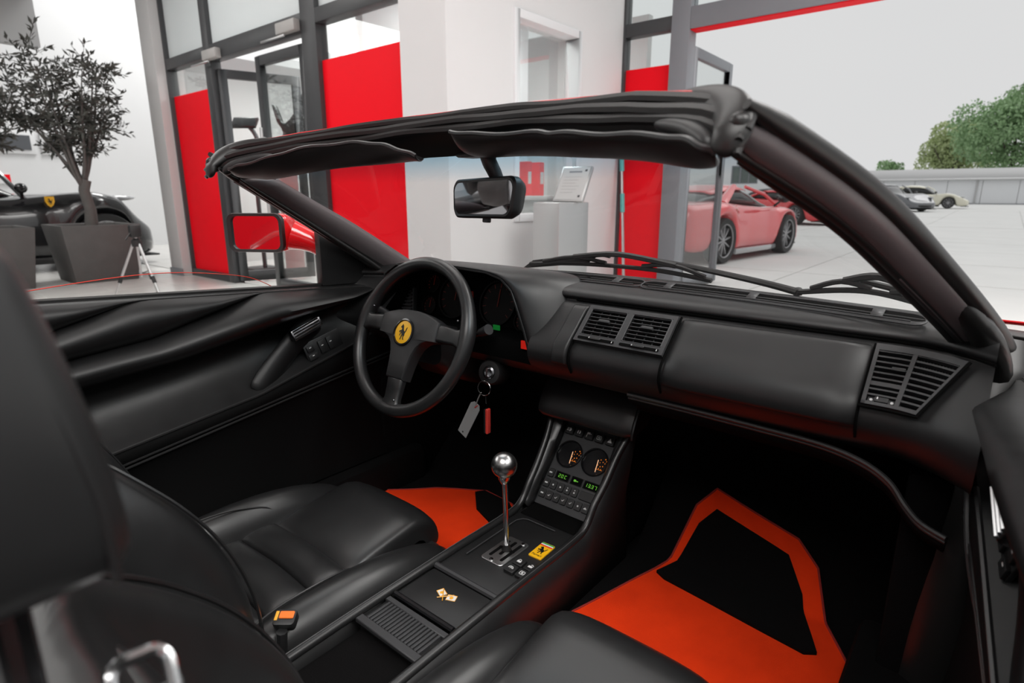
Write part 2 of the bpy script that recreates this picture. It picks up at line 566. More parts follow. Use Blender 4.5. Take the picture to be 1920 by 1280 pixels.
def closer(x, z, lab):
    t = thing('door_closer', (x, FY - 0.09, z), lab, 'door closer', 'door closers')
    obj('closer_body', M().box(x - 0.16, x + 0.16, FY - 0.13, FY - 0.06, z, z + 0.10), CLOSER, t, bevel=0.012)
    obj('closer_arm', M().box(x - 0.42, x + 0.0, FY - 0.14, FY - 0.125, z - 0.035, z - 0.015), SILVER, t, bevel=0.003)
    return t
closer(-4.66, 2.47, 'grey door closer with long arm above the right glass door')
closer(-6.20, 2.45, 'grey door closer above the open glass door, beside the red panel')

# ---- right facade, plane Y = 6.0, with the wide opening
GY = 5.84
w2 = struct('window_2', M().box(-2.66, -2.575, GY - 0.06, GY + 0.06, 0, 3.95), ALU, bevel=0.004)
obj('mullion', M().box(-2.07, -1.88, GY - 0.08, GY + 0.08, 0, 3.95), ALUGREY, w2, bevel=0.006)
for q in ((-2.575, -2.07, 2.575, 2.70), (-2.575, -2.07, 0, 0.09)):
    obj('transom', M().box(q[0], q[1], GY - 0.06, GY + 0.06, q[2], q[3]), ALU, w2, bevel=0.004)
obj('red_panel', M().box(-2.575, -2.07, GY - 0.012, GY + 0.006, 0.09, 2.276), REDFOIL, w2)
obj('clear_pane', M().box(-2.575, -2.07, GY - 0.006, GY + 0.004, 2.276, 2.575), PANE, w2)
obj('upper_pane', M().box(-2.575, -2.07, GY - 0.008, GY + 0.008, 2.70, 3.95), PANE, w2)
tr2 = struct('trim_2', M().box(-1.88, 6.0, GY - 0.08, GY + 0.08, 2.55, 2.74), ALUGREY, bevel=0.006)
obj('lintel_edge', M().box(-1.88, 6.0, GY - 0.06, GY + 0.085, 2.541, 2.55), REDFOIL, tr2)
obj('upper_pane', M().box(-1.88, 6.0, GY - 0.008, GY + 0.008, 2.74, 3.95), PANE, tr2)
# outward opened leaf
d3 = door_leaf('door_3', -1.93, -0.83, 2.44, ALUGREY, y=GY + 0.12, ang=math.radians(91), hinge=-1.93)

# ---- pavement outside
def gz(y):
    t = min(max((y - 24.0) / 20.0, 0), 1)
    return 0.2 * t * t * (3 - 2 * t)
PV = 2.6
JOINT = mat('pavement_joint', (0.36, 0.36, 0.35), 0.9)
rows = []
ys = [6.05 + 2.0 * k for k in range(90)]
for y in ys:
    rows.append([(x, y, gz(y) - 0.016) for x in (-70, -20, 0, 20, 70)])
pav = struct('pavement', M().grid(rows), CONC)
for j in range(14):
    for i in range(13):
        x0 = -17.0 + i * PV
        y0 = 6.06 + j * PV
        g = 0.010
        a, b = gz(y0), gz(y0 + PV)
        dz = random.uniform(-0.002, 0.002)
        m = M().hexa([(x0 + g, y0 + g, a - 0.03), (x0 + PV - g, y0 + g, a - 0.03), (x0 + PV - g, y0 + PV - g, b - 0.03), (x0 + g, y0 + PV - g, b - 0.03),
                      (x0 + g, y0 + g, a + dz), (x0 + PV - g, y0 + g, a + dz), (x0 + PV - g, y0 + PV - g, b + dz), (x0 + g, y0 + PV - g, b + dz)])
        obj('slab', m, CONC, pav, local=True)

# ---- white hall far across the yard
BY = 70.0
hall = thing('industrial_hall', (0, BY, 0.2), 'long low white hall with grey sloping roof across the yard', 'building')
hx0, hx1 = -30.0, 22.0
k = 0
x = hx0
while x < hx1 - 0.1:
    obj('wall_panel', M().box(x + 0.02, x + 2.58, BY, BY + 0.2, 0.15, 2.42), CLAD, hall)
    x += 2.6
obj('wall_core', M().box(hx0, hx1, BY + 0.1, BY + 12, 0.15, 2.40), GREYWALL, hall)
m = M()
m.grid([[(hx0 - 0.3, BY - 0.4, 2.42), (hx1 + 0.3, BY - 0.4, 2.42)], [(hx0 - 0.3, BY + 7, 3.55), (hx1 + 0.3, BY + 7, 3.55)], [(hx0 - 0.3, BY + 14, 2.42), (hx1 + 0.3, BY + 14, 2.42)]])
obj('roof', m, ROOFG, hall, solid=0.12)
obj('gutter', M().tube([(hx0, BY - 0.42, 2.40), (hx1, BY - 0.42, 2.40)], 0.09), SILVER, hall)
for xx in (-1.8, 4.0):
    obj('downpipe', M().tube([(xx, BY - 0.12, 2.35), (xx, BY - 0.12, 0.2)], 0.07), LIGHTGREY, hall)
obj('plinth', M().box(hx0, hx1, BY - 0.05, BY, 0.1, 0.26), ALUGREY, hall)
obj('wall_lamp', M().box(-9.3, -8.6, BY - 0.3, BY, 0.75, 1.1), ALU, hall, bevel=0.03)

# ---- white building with the window, nearer
NY = 42.0
nb = thing('white_building', (-18, NY, 0.2), 'white rendered building with a three part window behind the parked cars', 'building')
wx0, wx1 = -14.35, -12.55
m = M().box(-30, wx0, NY, NY + 0.4, 0, 5.2).box(wx1, -10.2, NY, NY + 0.4, 0, 3.05).box(wx0, wx1, NY, NY + 0.4, 0, 1.75).box(wx0, wx1, NY, NY + 0.4, 2.95, 5.2)
m.box(-30, -10.2, NY + 0.4, NY + 8, 0, 3.0)
obj('wall', m, CLAD, nb)
fr_ = obj('window_frame', M().box(wx0, wx1, NY + 0.02, NY + 0.08, 2.87, 2.95).box(wx0, wx1, NY + 0.02, NY + 0.08, 1.75, 1.83).box(wx0, wx0 + 0.08, NY + 0.02, NY + 0.08, 1.83, 2.87).box(wx1 - 0.08, wx1, NY + 0.02, NY + 0.08, 1.83, 2.87)
          .box(wx0 + 0.55, wx0 + 0.65, NY + 0.02, NY + 0.08, 1.83, 2.87).box(wx0 + 1.15, wx0 + 1.22, NY + 0.02, NY + 0.08, 1.83, 2.87), ALUGREY, nb)
WPANE = mat('window_reflecting', (0.10, 0.13, 0.12), 0.08, vary=0.5, vscale=1.2)
for (a, b) in ((wx0 + 0.08, wx0 + 0.55), (wx0 + 0.65, wx0 + 1.15), (wx0 + 1.22, wx1 - 0.08)):
    obj('pane', M().box(a, b, NY + 0.05, NY + 0.06, 1.83, 2.87), WPANE, fr_)

# ---- trees beyond the hall
BARK = mat('brown_bark', (0.07, 0.055, 0.045), 0.9, bump=(20, 0.6, 0.02))
def leaf_mat(nm, c):
    return mat(nm, c, 0.6, vary=0.45, vscale=0.7)
LEAFS = [leaf_mat('mid_green_leaf', (0.27, 0.42, 0.21)), leaf_mat('yellow_green_leaf', (0.45, 0.53, 0.27)), leaf_mat('dark_green_leaf', (0.20, 0.34, 0.19))]
def big_tree(x, y, h, w, lab, lm, nleaf, seed):
    rnd = random.Random(seed)
    t = thing('leafy_tree', (x, y, 0), lab, 'tree', 'trees beyond the hall')
    m = M().tube([(x, y, 0), (x + 0.1, y, h * 0.35), (x - 0.1, y, h * 0.6)], [0.35, 0.28, 0.15], 8)
    for k in range(6):
        a = k * 1.05
        m.tube([(x, y, h * 0.35), (x + w * 0.3 * math.cos(a), y + w * 0.3 * math.sin(a), h * 0.7)], [0.14, 0.05], 6)
    obj('trunk', m, BARK, t)
    blobs = []
    for k in range(16):
        a = rnd.uniform(0, 6.28)
        r = rnd.uniform(0, 0.36) * w
        z = rnd.uniform(0.32, 0.90)
        r *= 1.25 - abs(z - 0.5)
        blobs.append((x + r * math.cos(a), y + r * math.sin(a), h * z, rnd.uniform(0.12, 0.20) * w))
    m = M()
    for k in range(nleaf):
        bx, by, bz, br = rnd.choice(blobs)
        d = V((rnd.gauss(0, 1), rnd.gauss(0, 1), rnd.gauss(0, 1))).normalized() * br * rnd.uniform(0.65, 1.05)
        p = V((bx, by, bz)) + d
        u = V((rnd.gauss(0, 1), rnd.gauss(0, 1), rnd.gauss(0, 1))).normalized() * rnd.uniform(0.12, 0.26)
        q = u.cross(V((rnd.gauss(0, 1), rnd.gauss(0, 1), rnd.gauss(0, 1)))).normalized() * rnd.uniform(0.08, 0.16)
        m.add([p - u, p + q, p + u, p - q + V((0, 0, 0.05))], [(0, 1, 2), (0, 2, 3)])
    o = obj('foliage', m, lm, t)
    o['kind'] = 'stuff'
    return t
big_tree(0.2, 94, 12.8, 14.0, 'tallest green tree behind the hall roof, at the right edge', LEAFS[0], 15000, 3)
big_tree(-6.5, 104, 10.2, 12.0, 'rounded yellow green tree in front of the taller tree behind the hall', LEAFS[1], 12000, 4)
big_tree(12.0, 110, 12.5, 11.0, 'dark green tree behind the hall, cut off by the photo edge', LEAFS[2], 5000, 9)
big_tree(-13.0, 100, 6.0, 4.5, 'small sparse green treetop left of the bigger trees behind the hall', LEAFS[0], 1800, 6)
# ================================================================ OTHER CARS
CARGLASS = mat('tinted_car_glass', (0.012, 0.014, 0.015), 0.04)
TYRE = mat('tyre_rubber', (0.012, 0.012, 0.012), 0.75)
RIM = mat('grey_alloy', (0.34, 0.34, 0.35), 0.4, metal=0.4)
HEADL = mat('headlamp_lens', (0.35, 0.36, 0.37), 0.1, coat=1.0)
GRILLE = mat('grille_black', (0.006, 0.006, 0.006), 0.5)

def smooth_tab(y, tab):
    return pl(y, tab)

def sports_car(label, loc, rz, paint, L=4.55, W=1.96, H=1.22, front_engine=False, wheel_r=0.345, rim=RIM, wb=2.62, hood_z=0.80, badge=False, sill_mat=None, zs=1.0, group='cars parked in the yard'):
    """local frame: nose towards +Y, ground at z = 0"""
    t = thing('sports_car', loc, label, 'car', group, rz)
    h = L / 2
    yf = wb / 2 + (0.0 if not front_engine else 0.02)
    yr = -wb / 2
    # half-width, shoulder height, underside by station
    wt = [(-h, .80), (-h + .12, .90), (yr, 1.0), (-.35, .94), (.4, .93), (yf, .985), (h - .45, .93), (h - .15, .80), (h, .60)]
    st = [(-h, .80), (-h + .10, .88), (yr, .93), (-.3, .86), (.5, .82), (yf - .1, hood_z + .03), (yf + .25, hood_z - .04), (h - .25, .58), (h, .44)]
    ct = [(-h, .84), (-h + .2, .93), (yr, .95), (-.3, .90), (.7, .90 if front_engine else .84), (yf, hood_z), (h - .3, .58), (h, .46)]
    st = [(a, b * zs) for a, b in st]
    ct = [(a, b * zs) for a, b in ct]
    ut = [(-h, .34), (-h + .25, .20), (h - .3, .14), (h, .20)]
    N = 44
    rings = []
    for i in range(N + 1):
        y = -h + L * i / N
        w = W / 2 * pl(y, wt)
        s_ = pl(y, st)
        c = pl(y, ct)
        u = pl(y, ut)
        # wheel arches: the lower flank lifts above each wheel
        for yw in (yf, yr):
            d = abs(y - yw)
            R = wheel_r + 0.045
            if d < R:
                u = max(u, wheel_r + math.sqrt(R * R - d * d) - 0.0)
        u2 = min(u, s_ - 0.05)
        mid = max((u2 + s_) / 2, u2 + 0.02)
        half = [(0.0, min(u, .25)), (w * .80, min(u, .25)), (w * .82, u2), (w * .985, u2 + 0.005), (w, mid), (w * .96, s_ - .03), (w * .86, s_ + .005), (w * .55, lerp(s_, c, .7)), (0.0, c)]
        rings.append([(a, y, b) for a, b in half] + [(-a, y, b) for a, b in reversed(half[1:-1])])
    obj('body', M().loft(rings), paint, t, sub=1, local=True)
    # cabin
    if front_engine:
        cy = [(-h + .35, .0), (-1.45, .72), (-.75, .97), (-.25, 1.0), (.15, .86), (.75, .0)]
    else:
        cy = [(-h + .55, .0), (-1.0, .52), (-.45, .90), (-.05, 1.0), (.35, .86), (1.15, .0)]
    rr = []
    y0, y1 = cy[0][0], cy[-1][0]
    for i in range(25):
        y = lerp(y0, y1, i / 24)
        base = pl(y, st) - .02
        k = pl(y, cy)
        top = base + (H - .84 * zs) * k + 0.005
        wb_ = W / 2 * .80 * (0.75 + 0.25 * math.sin(pi * i / 24) ** .5)
        wt_ = wb_ * (0.70 if k > 0.4 else lerp(.95, .70, k / .4))
        half = [(wb_, base - .03), (lerp(wb_, wt_, .75), lerp(base, top, .72)), (wt_ * .80, lerp(base, top, .95)), (0, top)]
        rr.append([(a, y, b) for a, b in half] + [(-a, y, b) for a, b in reversed(half[:-1])])
    m = M().loft(rr)
    obj('windows', m, CARGLASS, t, sub=1, local=True)
    # painted roof skin and pillars over the glass
    rs = []
    for i in range(5, 20):
        y = lerp(y0, y1, i / 24)
        base = pl(y, st) - .02
        k = pl(y, cy)
        top = base + (H - .84 * zs) * k + 0.012
        wb_ = W / 2 * .80 * (0.75 + 0.25 * math.sin(pi * i / 24) ** .5)
        wt_ = wb_ * (0.70 if k > 0.4 else lerp(.95, .70, k / .4))
        if y > (0.18 if not front_engine else .05):
            continue
        half = [(lerp(wb_, wt_, .80) + .004, lerp(base, top, .77)), (wt_ * .80, lerp(base, top, .965)), (0, top + .003)]
        rs.append([(a, y, b) for a, b in half] + [(-a, y, b) for a, b in reversed(half[:-1])])
    obj('roof', M().grid(rs), paint, t, solid=0.012, local=True)
    for sx in (1, -1):
        yb = -0.62 if not front_engine else -1.35
        pts = [(sx * W / 2 * .80, yb - .55, pl(yb - .5, st) - .03), (sx * W / 2 * .70, yb - .1, pl(yb, st) + .17), (sx * W / 2 * .60, yb + .25, pl(yb, st) + .29)]
        obj('rear_pillar', M().tube(pts, [.11, .075, .05], 8, flat=.5), paint, t, local=True)
        pts = [(sx * W / 2 * .80, y1 - .05, pl(y1, st) - .02), (sx * W / 2 * .70, lerp(y1, .3, .6), lerp(pl(y1, st), H - .03, .62)), (sx * W / 2 * .58, .12, H - .04)]
        obj('front_pillar', M().tube(pts, [.03, .03, .03], 6), paint, t, local=True)
        # mirrors
        mo = obj('door_mirror', M().ball((sx * (W / 2 + .06), .62, pl(.6, st) + .14), (.11, .07, .065), 12, 8).tube([(sx * W / 2 * .88, .66, pl(.6, st) + .02), (sx * (W / 2 + .02), .63, pl(.6, st) + .12)], .02, 6), GLOSSB, t, local=True)
        # headlamps
        hy = h - .48
        obj('headlamp', M().ball((sx * W / 2 * .72, hy, pl(hy, st) + .005), (.10, .24, .045), 12, 8), HEADL, t, local=True)
        obj('tail_lamp', M().ball((sx * W / 2 * .62, -h + .03, .74), (.10, .05, .07), 12, 8), LAMPT, t, local=True)
        obj('side_skirt', M().box(sx * W / 2 * .90 - .04, sx * W / 2 * .90 + .04, yr + wheel_r + .1, yf - wheel_r - .1, .11, .20), sill_mat or GRILLE, t, bevel=.02, local=True)
        for yw in (yf, yr):
            F = Fr((sx * (W / 2 - .16), yw, wheel_r), (0, 1, 0), (0, 0, 1)) if sx > 0 else Fr((sx * (W / 2 - .16), yw, wheel_r), (0, -1, 0), (0, 0, 1))
            r = wheel_r
            wo = obj('tyre', M().lathe([(r * .74, -.10), (r * .95, -.10), (r, -.06), (r, .10), (r * .95, .14), (r * .74, .13), (r * .72, .02)], F, 28, False), TYRE, t, local=True)
            m = M().lathe([(r * .76, .10), (r * .74, .125), (r * .70, .11), (r * .69, .02), (.02, .0)], F, 28, False)
            obj('wheel_rim', m, GRILLE, wo, local=True)
            obj('rim_edge', M().tube([F(r * .73 * math.cos(2 * pi * k / 28), r * .73 * math.sin(2 * pi * k / 28), .118) for k in range(28)], .012, 6, closed=True), rim, wo, local=True)
            for q in range(10):
                a = 2 * pi * q / 10 + .2
                F2 = Fr(F.o, F.ux * math.cos(a) + F.uy * math.sin(a), F.uy * math.cos(a) - F.ux * math.sin(a))
                obj('wheel_spoke', M().fbox(F2, .03, r * .71, -.012, .012, .04, .09), rim, wo, bevel=.003, local=True)
            obj('wheel_hub', M().lathe([(.045, .03), (.045, .09), (.02, .10)], F, 12), rim, wo, local=True)
    # nose grille
    obj('front_grille', M().ball((0, h - .10, .30), (W / 2 * .55, .14, .09), 16, 8), GRILLE, t, local=True)
    obj('splitter', M().box(-W / 2 * .75, W / 2 * .75, h - .42, h - .02, .115, .14), GRILLE, t, bevel=.008, local=True)
    if badge:
        for sx in (1, -1):
            yb = yf - .62
            F = Fr((sx * (W / 2 * pl(yb, wt) - .002), yb, .72 * zs + .10 * (zs > 1)), (0, sx, 0), (0, 0, 1))
            shield = [(-.05, .065), (.05, .065), (.052, 0), (.03, -.05), (0, -.075), (-.03, -.05), (-.052, 0)]
            bo = obj('shield_badge', M().prism(shield, F, -.02, .010), YELLOW, t, local=True)
            obj('horse_emblem', M().prism([(.06 * (a - .5), .085 * (b - .5)) for a, b in HORSE], F, .010, .012), INK, bo, local=True)
    return t
LAMPT = mat('tail_lamp_lens', (0.30, 0.01, 0.01), 0.15, coat=1)
PAINT_R = mat('bright_red_paint', (0.66, 0.016, 0.024), 0.28, coat=1.0)
PAINT_PINK = mat('light_red_paint', (0.72, 0.060, 0.070), 0.22, coat=1.0)
PAINT_K = mat('black_paint', (0.008, 0.008, 0.009), 0.2, coat=1.0)
PAINT_G = mat('graphite_paint', (0.10, 0.105, 0.115), 0.25, coat=1.0)
PAINT_W = mat('cream_white_paint', (0.66, 0.64, 0.52), 0.25, coat=1.0)

# the black car in the showroom stands behind the planters, nose to the right
sports_car('glossy black sports car with yellow shield badge behind the stone planters', (-10.22, 1.36, 0), 0.02, PAINT_K, L=4.6, W=2.02, H=1.58, front_engine=True, wheel_r=0.385, hood_z=.90, badge=True, wb=3.06, zs=1.17, group=None)
# yard
sports_car('light red sports car nearest to the open glass door in the yard', (-3.36, 10.35, 0), -0.10, PAINT_PINK, W=1.96, wb=2.45, L=4.45, H=1.2, sill_mat=HEADL)
sports_car('bright red sports car parked behind the nearest red one', (-5.8, 24.0, 0), -2.05, PAINT_R)
sports_car('grey sports car half hidden behind the windscreen pillar, beside the bright red one', (-7.2, 29.5, 0.02), -1.95, PAINT_G, H=1.30, front_engine=True)
sports_car('graphite grey sports car on the right with its grille facing the camera', (-4.45, 39.2, 0.165), -2.25, PAINT_G, L=4.7, H=1.4, front_engine=True, hood_z=.92)
sports_car('cream coloured sports car with its nose towards the white hall downpipe', (-3.6, 46.8, 0.20), -1.50, PAINT_W, L=4.8, H=1.38, front_engine=True, hood_z=.90)

# ================================================================ SHOWROOM THINGS
STONE = mat('dark_stone', (0.075, 0.073, 0.071), 0.75, vary=0.25, vscale=6, bump=(40, 0.25, 0.003))
SOIL = mat('dark_soil', (0.03, 0.028, 0.025), 0.95)
def planter(y0, lab):
    x1 = -7.63
    cx, cy = x1 - .36, y0 + .35
    t = thing('stone_planter', (cx, cy, 0), lab, 'planter', 'tapered stone planters')
    def ring(w, z):
        return [(cx - w, cy - w, z), (cx + w, cy - w, z), (cx + w, cy + w, z), (cx - w, cy + w, z)]
    obj('pot', M().loft([ring(.33, 0), ring(.41, .68), ring(.36, .68), ring(.35, .60)]), STONE, t, bevel=.008)
    s_ = obj('soil', M().loft([ring(.345, .58), ring(.35, .625)]), SOIL, t)
    s_['kind'] = 'stuff'
    return cx, cy
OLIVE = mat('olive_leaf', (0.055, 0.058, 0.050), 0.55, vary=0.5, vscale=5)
OBARK = mat('olive_bark', (0.10, 0.095, 0.09), 0.9, vary=0.2, vscale=20, bump=(60, 0.5, 0.004))
def olive(cx, cy, lab, seed, nbr=11):
    rnd = random.Random(seed)
    t = thing('olive_tree', (cx, cy, .62), lab, 'tree', 'potted olive trees')
    obj('trunk', M().tube([(cx, cy, .58), (cx + .01, cy + .02, .85), (cx, cy - .01, 1.08), (cx, cy + .02, 1.2)], [.075, .062, .058, .062], 10), OBARK, t)
    lm = M()
    for k in range(nbr):
        a = 2 * pi * k / nbr + rnd.uniform(-.3, .3)
        sp = rnd.uniform(.25, .85)
        z1 = 1.2 + rnd.uniform(.75, 1.55) * (1.05 - .35 * sp)
        p0 = V((cx, cy, 1.12 + rnd.uniform(-.04, .08)))
        p3 = V((cx + .55 * sp * math.cos(a), cy + .80 * sp * math.sin(a) * 1.15, z1))
        p1 = p0 + V((.16 * sp * math.cos(a), .26 * sp * math.sin(a), .22))
        p2 = p0.lerp(p3, .62) + V((0, .05 * math.sin(a), .04))
        path = crv([p0, p1, p2, p3], 5)
        n = len(path)
        obj('branch', M().tube(path, [lerp(.026, .004, i / (n - 1)) for i in range(n)], 6), OBARK, t)
        tw = M()
        for s_ in range(17):
            i0 = rnd.randint(7, n - 1)
            b = path[i0]
            d = V((rnd.gauss(0, 1), rnd.gauss(0, 1), rnd.uniform(-.3, 1))).normalized()
            ln = rnd.uniform(.18, .42)
            e = b + d * ln
            mid = b.lerp(e, .5) + V((0, 0, .02))
            tw.tube([b, mid, e], [.004, .003, .0015], 4)
            for q in range(16):
                f = .2 + .8 * q / 15
                p = b.lerp(e, f)
                ld = (d * .6 + V((rnd.gauss(0, .7), rnd.gauss(0, .7), rnd.gauss(0, .6)))).normalized()
                l = rnd.uniform(.065, .115)
                sd_ = ld.cross(V((rnd.gauss(0, 1), rnd.gauss(0, 1), rnd.gauss(0, 1)))).normalized() * l * .14
                nn = ld.cross(sd_).normalized() * l * .06
                lm.add([p, p + ld * l * .5 + sd_ + nn, p + ld * l, p + ld * l * .5 - sd_ + nn], [(0, 1, 2), (0, 2, 3)])
        o = obj('twigs', tw, OBARK, t)
        o['kind'] = 'stuff'
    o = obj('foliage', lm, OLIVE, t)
    o['kind'] = 'stuff'
cx, cy = planter(2.03, 'tapered dark stone planter behind the tripod')
olive(cx, cy, 'olive tree in the planter behind the tripod', 5, 12)
cx, cy = planter(0.98, 'tapered dark stone planter at the left edge of the photo')
olive(cx, cy, 'olive tree at the left edge, half out of the photo', 11, 11)

# tripod
tx, ty = -5.95, 2.18
tp = thing('camera_tripod', (tx, ty, 0), 'silver camera tripod in front of the stone planter', 'tripod')
for a in (-1.9, 0.25, 2.35):
    e = V((tx + .27 * math.cos(a), ty + .27 * math.sin(a), 0))
    top = V((tx + .03 * math.cos(a), ty + .03 * math.sin(a), .56))
    lg = obj('leg', M().tube([top, top.lerp(e, .62)], .013, 8).tube([top.lerp(e, .6), e], .009, 8), SILVER, tp)
    obj('leg_clamp', M().tube([top.lerp(e, .57), top.lerp(e, .68)], .019, 8), PLASTIC, lg)
    obj('rubber_foot', M().tube([top.lerp(e, .95), e], .014, 8), RUBBER, lg)
obj('center_column', M().tube([(tx, ty, .22), (tx, ty, .68)], .012, 8), SILVER, tp)
for a in (-1.9, 0.25, 2.35):
    obj('brace', M().tube([(tx, ty, .26), (tx + .15 * math.cos(a), ty + .15 * math.sin(a), .27)], .005, 6), PLASTIC, tp)
obj('tripod_collar', M().lathe([(.03, -.03), (.045, -.03), (.045, .03), (.02, .05)], Fr((tx, ty, .56), (1, 0, 0), (0, 1, 0)), 12), PLASTIC, tp)
obj('tripod_head', M().box(tx - .035, tx + .035, ty - .05, ty + .05, .62, .74), PLASTIC, tp, bevel=.012)
obj('pan_handle', M().tube([(tx, ty - .03, .68), (tx + .02, ty - .10, .60)], .008, 6), PLASTIC, tp)

# small wall pictures and a sign on the far wall
FRAMEG = mat('slate_panel', (0.085, 0.09, 0.10), 0.5)
for (y0, y1, lab) in ((2.60, 3.06, 'small slate grey picture on the far white wall, left one'), (3.28, 3.62, 'small slate grey picture on the far white wall, right one')):
    p = thing('wall_picture', (-13.09, (y0 + y1) / 2, 1.80), lab, 'picture', 'small wall pictures')
    obj('frame', M().box(-13.1, -13.06, y0 - .07, y1 + .07, 1.74, 2.13), WALL, p, bevel=.01)
    obj('picture_face', M().box(-13.06, -13.045, y0, y1, 1.81, 2.06), FRAMEG, p)
sg = thing('wall_sign', (-13.09, 2.45, 1.20), 'small red and white sign on the far wall at the left edge', 'sign')
obj('sign_board', M().box(-13.1, -13.07, 2.25, 2.68, 1.22, 1.38), WALL, sg)
obj('sign_frame', M().box(-13.07, -13.06, 2.25, 2.68, 1.34, 1.38).box(-13.07, -13.06, 2.62, 2.68, 1.22, 1.34), REDFOIL, sg)

SHEET = mat('printed_sheet', (0.52, 0.52, 0.52), 0.4)
# info stand in front of the white block
ks = thing('info_stand', (-2.2, 4.15, 0), 'brushed steel information stand with a tilted display board before the white wall', 'stand')
obj('column', M().box(-2.32, -2.06, 3.93, 4.37, 0, .97), STEEL, ks, bevel=.008)
F = Fr((-2.16, 4.27, 1.115), (1, 0.12, 0), (0.05, .55, .83))
obj('board', M().fbox(F, -.14, .14, -.17, .17, -.02, .012), SILVER, ks, bevel=.006)
pg = obj('display_sheet', M().fbox(F, -.125, .125, -.155, .155, .012, .015), SHEET, ks)
for q in range(6):
    obj('print_line', M().fbox(F, -.09, -.09 + .16 - .02 * (q % 3), .06 - q * .03, .066 - q * .03, .015, .016), LIGHTGREY, pg)
obj('print_heading', M().fbox(F, -.06, .06, .105, .12, .015, .016), ALUGREY, pg)
obj('print_corner', M().fbox(F, .085, .105, .115, .135, .015, .016), ALU, pg)
obj('print_corner', M().fbox(F, .085, .105, -.135, -.115, .015, .016), ALU, pg)

# cleaning pole leaning in the corner
TEAL = mat('teal_plastic', (0.10, 0.42, 0.40), 0.4)
mp = thing('cleaning_pole', (-2.34, 5.56, 0), 'pale cleaning pole with turquoise grips leaning by the red panel', 'pole')
obj('pole', M().tube([(-2.34, 5.56, .02), (-2.53, 5.73, 1.44)], .016, 8), SILVER, mp)
obj('upper_grip', M().tube([(-2.507, 5.71, 1.27), (-2.532, 5.732, 1.45)], .025, 10), TEAL, mp)
obj('lower_grip', M().tube([(-2.452, 5.66, .85), (-2.477, 5.683, 1.04)], .024, 10), TEAL, mp)
obj('mop_head', M().box(-2.49, -2.19, 5.50, 5.62, 0, .035), TEAL, mp, bevel=.01)

# behind the left glass doors: sculpture, screen on an arm
hs = thing('horse_sculpture', (-6.85, 4.6, 0), 'black rearing horse sculpture behind the glass door', 'sculpture')
obj('pedestal', M().box(-7.1, -6.6, 4.4, 4.8, 0, 1.50), WALL, hs, bevel=.01)
F = Fr((-6.85, 4.6, 1.50), (0.72, 0.69, 0), (0, 0, 1))
obj('horse_figure', M().prism([(-.62 * (a - .5), .84 * b) for a, b in HORSE], F, -.06, .06), INK, hs, bevel=.02)
sc = thing('screen_stand', (-7.4, 4.2, 0), 'small dark screen on a bent arm behind the open glass door', 'screen')
obj('base', M().box(-7.6, -7.2, 4.0, 4.4, 0, .03), ALU, sc, bevel=.008)
obj('arm', M().tube(crv([(-7.3, 4.2, .03), (-7.3, 4.2, 1.35), (-7.25, 4.24, 1.75), (-7.38, 4.2, 1.94)], 5), .03, 8), ALU, sc)
obj('screen', M().fbox(Fr((-7.42, 4.18, 1.97), (.8, .6, 0), (-.35, .45, .6)), -.17, .17, -.09, .09, -.02, .02), GLOSSB, sc, bevel=.008)
# things on the office shelf seen through the opening
SHELF = mat('white_board', (0.7, 0.7, 0.7), 0.5)
cb = thing('office_counter', (-3.6, 5.0, 0), 'white office counter seen through the wall opening', 'counter')
obj('counter_top', M().box(-3.9, -2.95, 4.1, 5.9, .98, 1.02), SHELF, cb, bevel=.004)
obj('counter_body', M().box(-3.85, -3.05, 4.15, 5.85, 0, .98), SHELF, cb)
for q, (yy, lab) in enumerate(((4.95, 'red ring binder on the office counter, nearer one'), (5.16, 'red ring binder on the office counter, further one'))):
    bd = thing('ring_binder', (-3.3, yy, 1.02), lab, 'binder', 'red ring binders')
    obj('binder_cover', M().box(-3.45, -3.15, yy - .04, yy + .04, 1.02, 1.36), REDFOIL, bd, bevel=.004)
    obj('binder_label', M().box(-3.15, -3.147, yy - .025, yy + .025, 1.14, 1.26), WHITEINK, bd)
sh = thing('monitor', (-3.4, 4.5, 1.02), 'dark computer monitor on the office counter', 'monitor')
obj('screen', M().box(-3.45, -3.42, 4.2, 4.75, 1.15, 1.48), GLOSSB, sh, bevel=.006)
obj('stand', M().box(-3.46, -3.40, 4.44, 4.50, 1.03, 1.2).box(-3.52, -3.34, 4.38, 4.56, 1.02, 1.03), PLASTIC, sh)
# ================================================================ THE OPEN RED CAR: BODY
body = thing('convertible_body', (0, 1.2, 0), 'body of the red open car with black windscreen frame and red bonnet', 'car body')

def top_edge(x):
    q = abs(x) / 0.515
    return V((x, 0.72 - 0.17 * q * q, pl(abs(x), [(0, 1.163), (.13, 1.161), (.25, 1.153), (.35, 1.144), (.437, 1.131), (.478, 1.122), (.515, 1.104)])))
XS = [lerp(-.512, .512, i / 44) for i in range(45)]
TE = [top_edge(x) for x in XS]
TE = [V((-.508, .528, 1.078)), V((-.514, .538, 1.092))] + TE + [V((.514, .538, 1.092)), V((.508, .528, 1.078))]
def off(p, f, z):
    # outward in plan: away from the cabin centre
    d = V((p.x * 0.85, 0.55, 0)).normalized()
    return p + d * f + V((0, 0, z))
def strip(offs, cut=2):
    return M().grid([[off(p, f, z) for (f, z) in offs] for p in TE[cut:len(TE) - cut]])
obj('header_skin', strip([(.004, -.002), (.010, -.001), (.02, -.006), (.04, -.022), (.055, -.045)], 7), REDPAINT, body, solid=.003)
obj('header_edge', M().tube([off(p, .006, -.002) for p in TE[2:-2]], .0022, 6), REDPAINT, body)
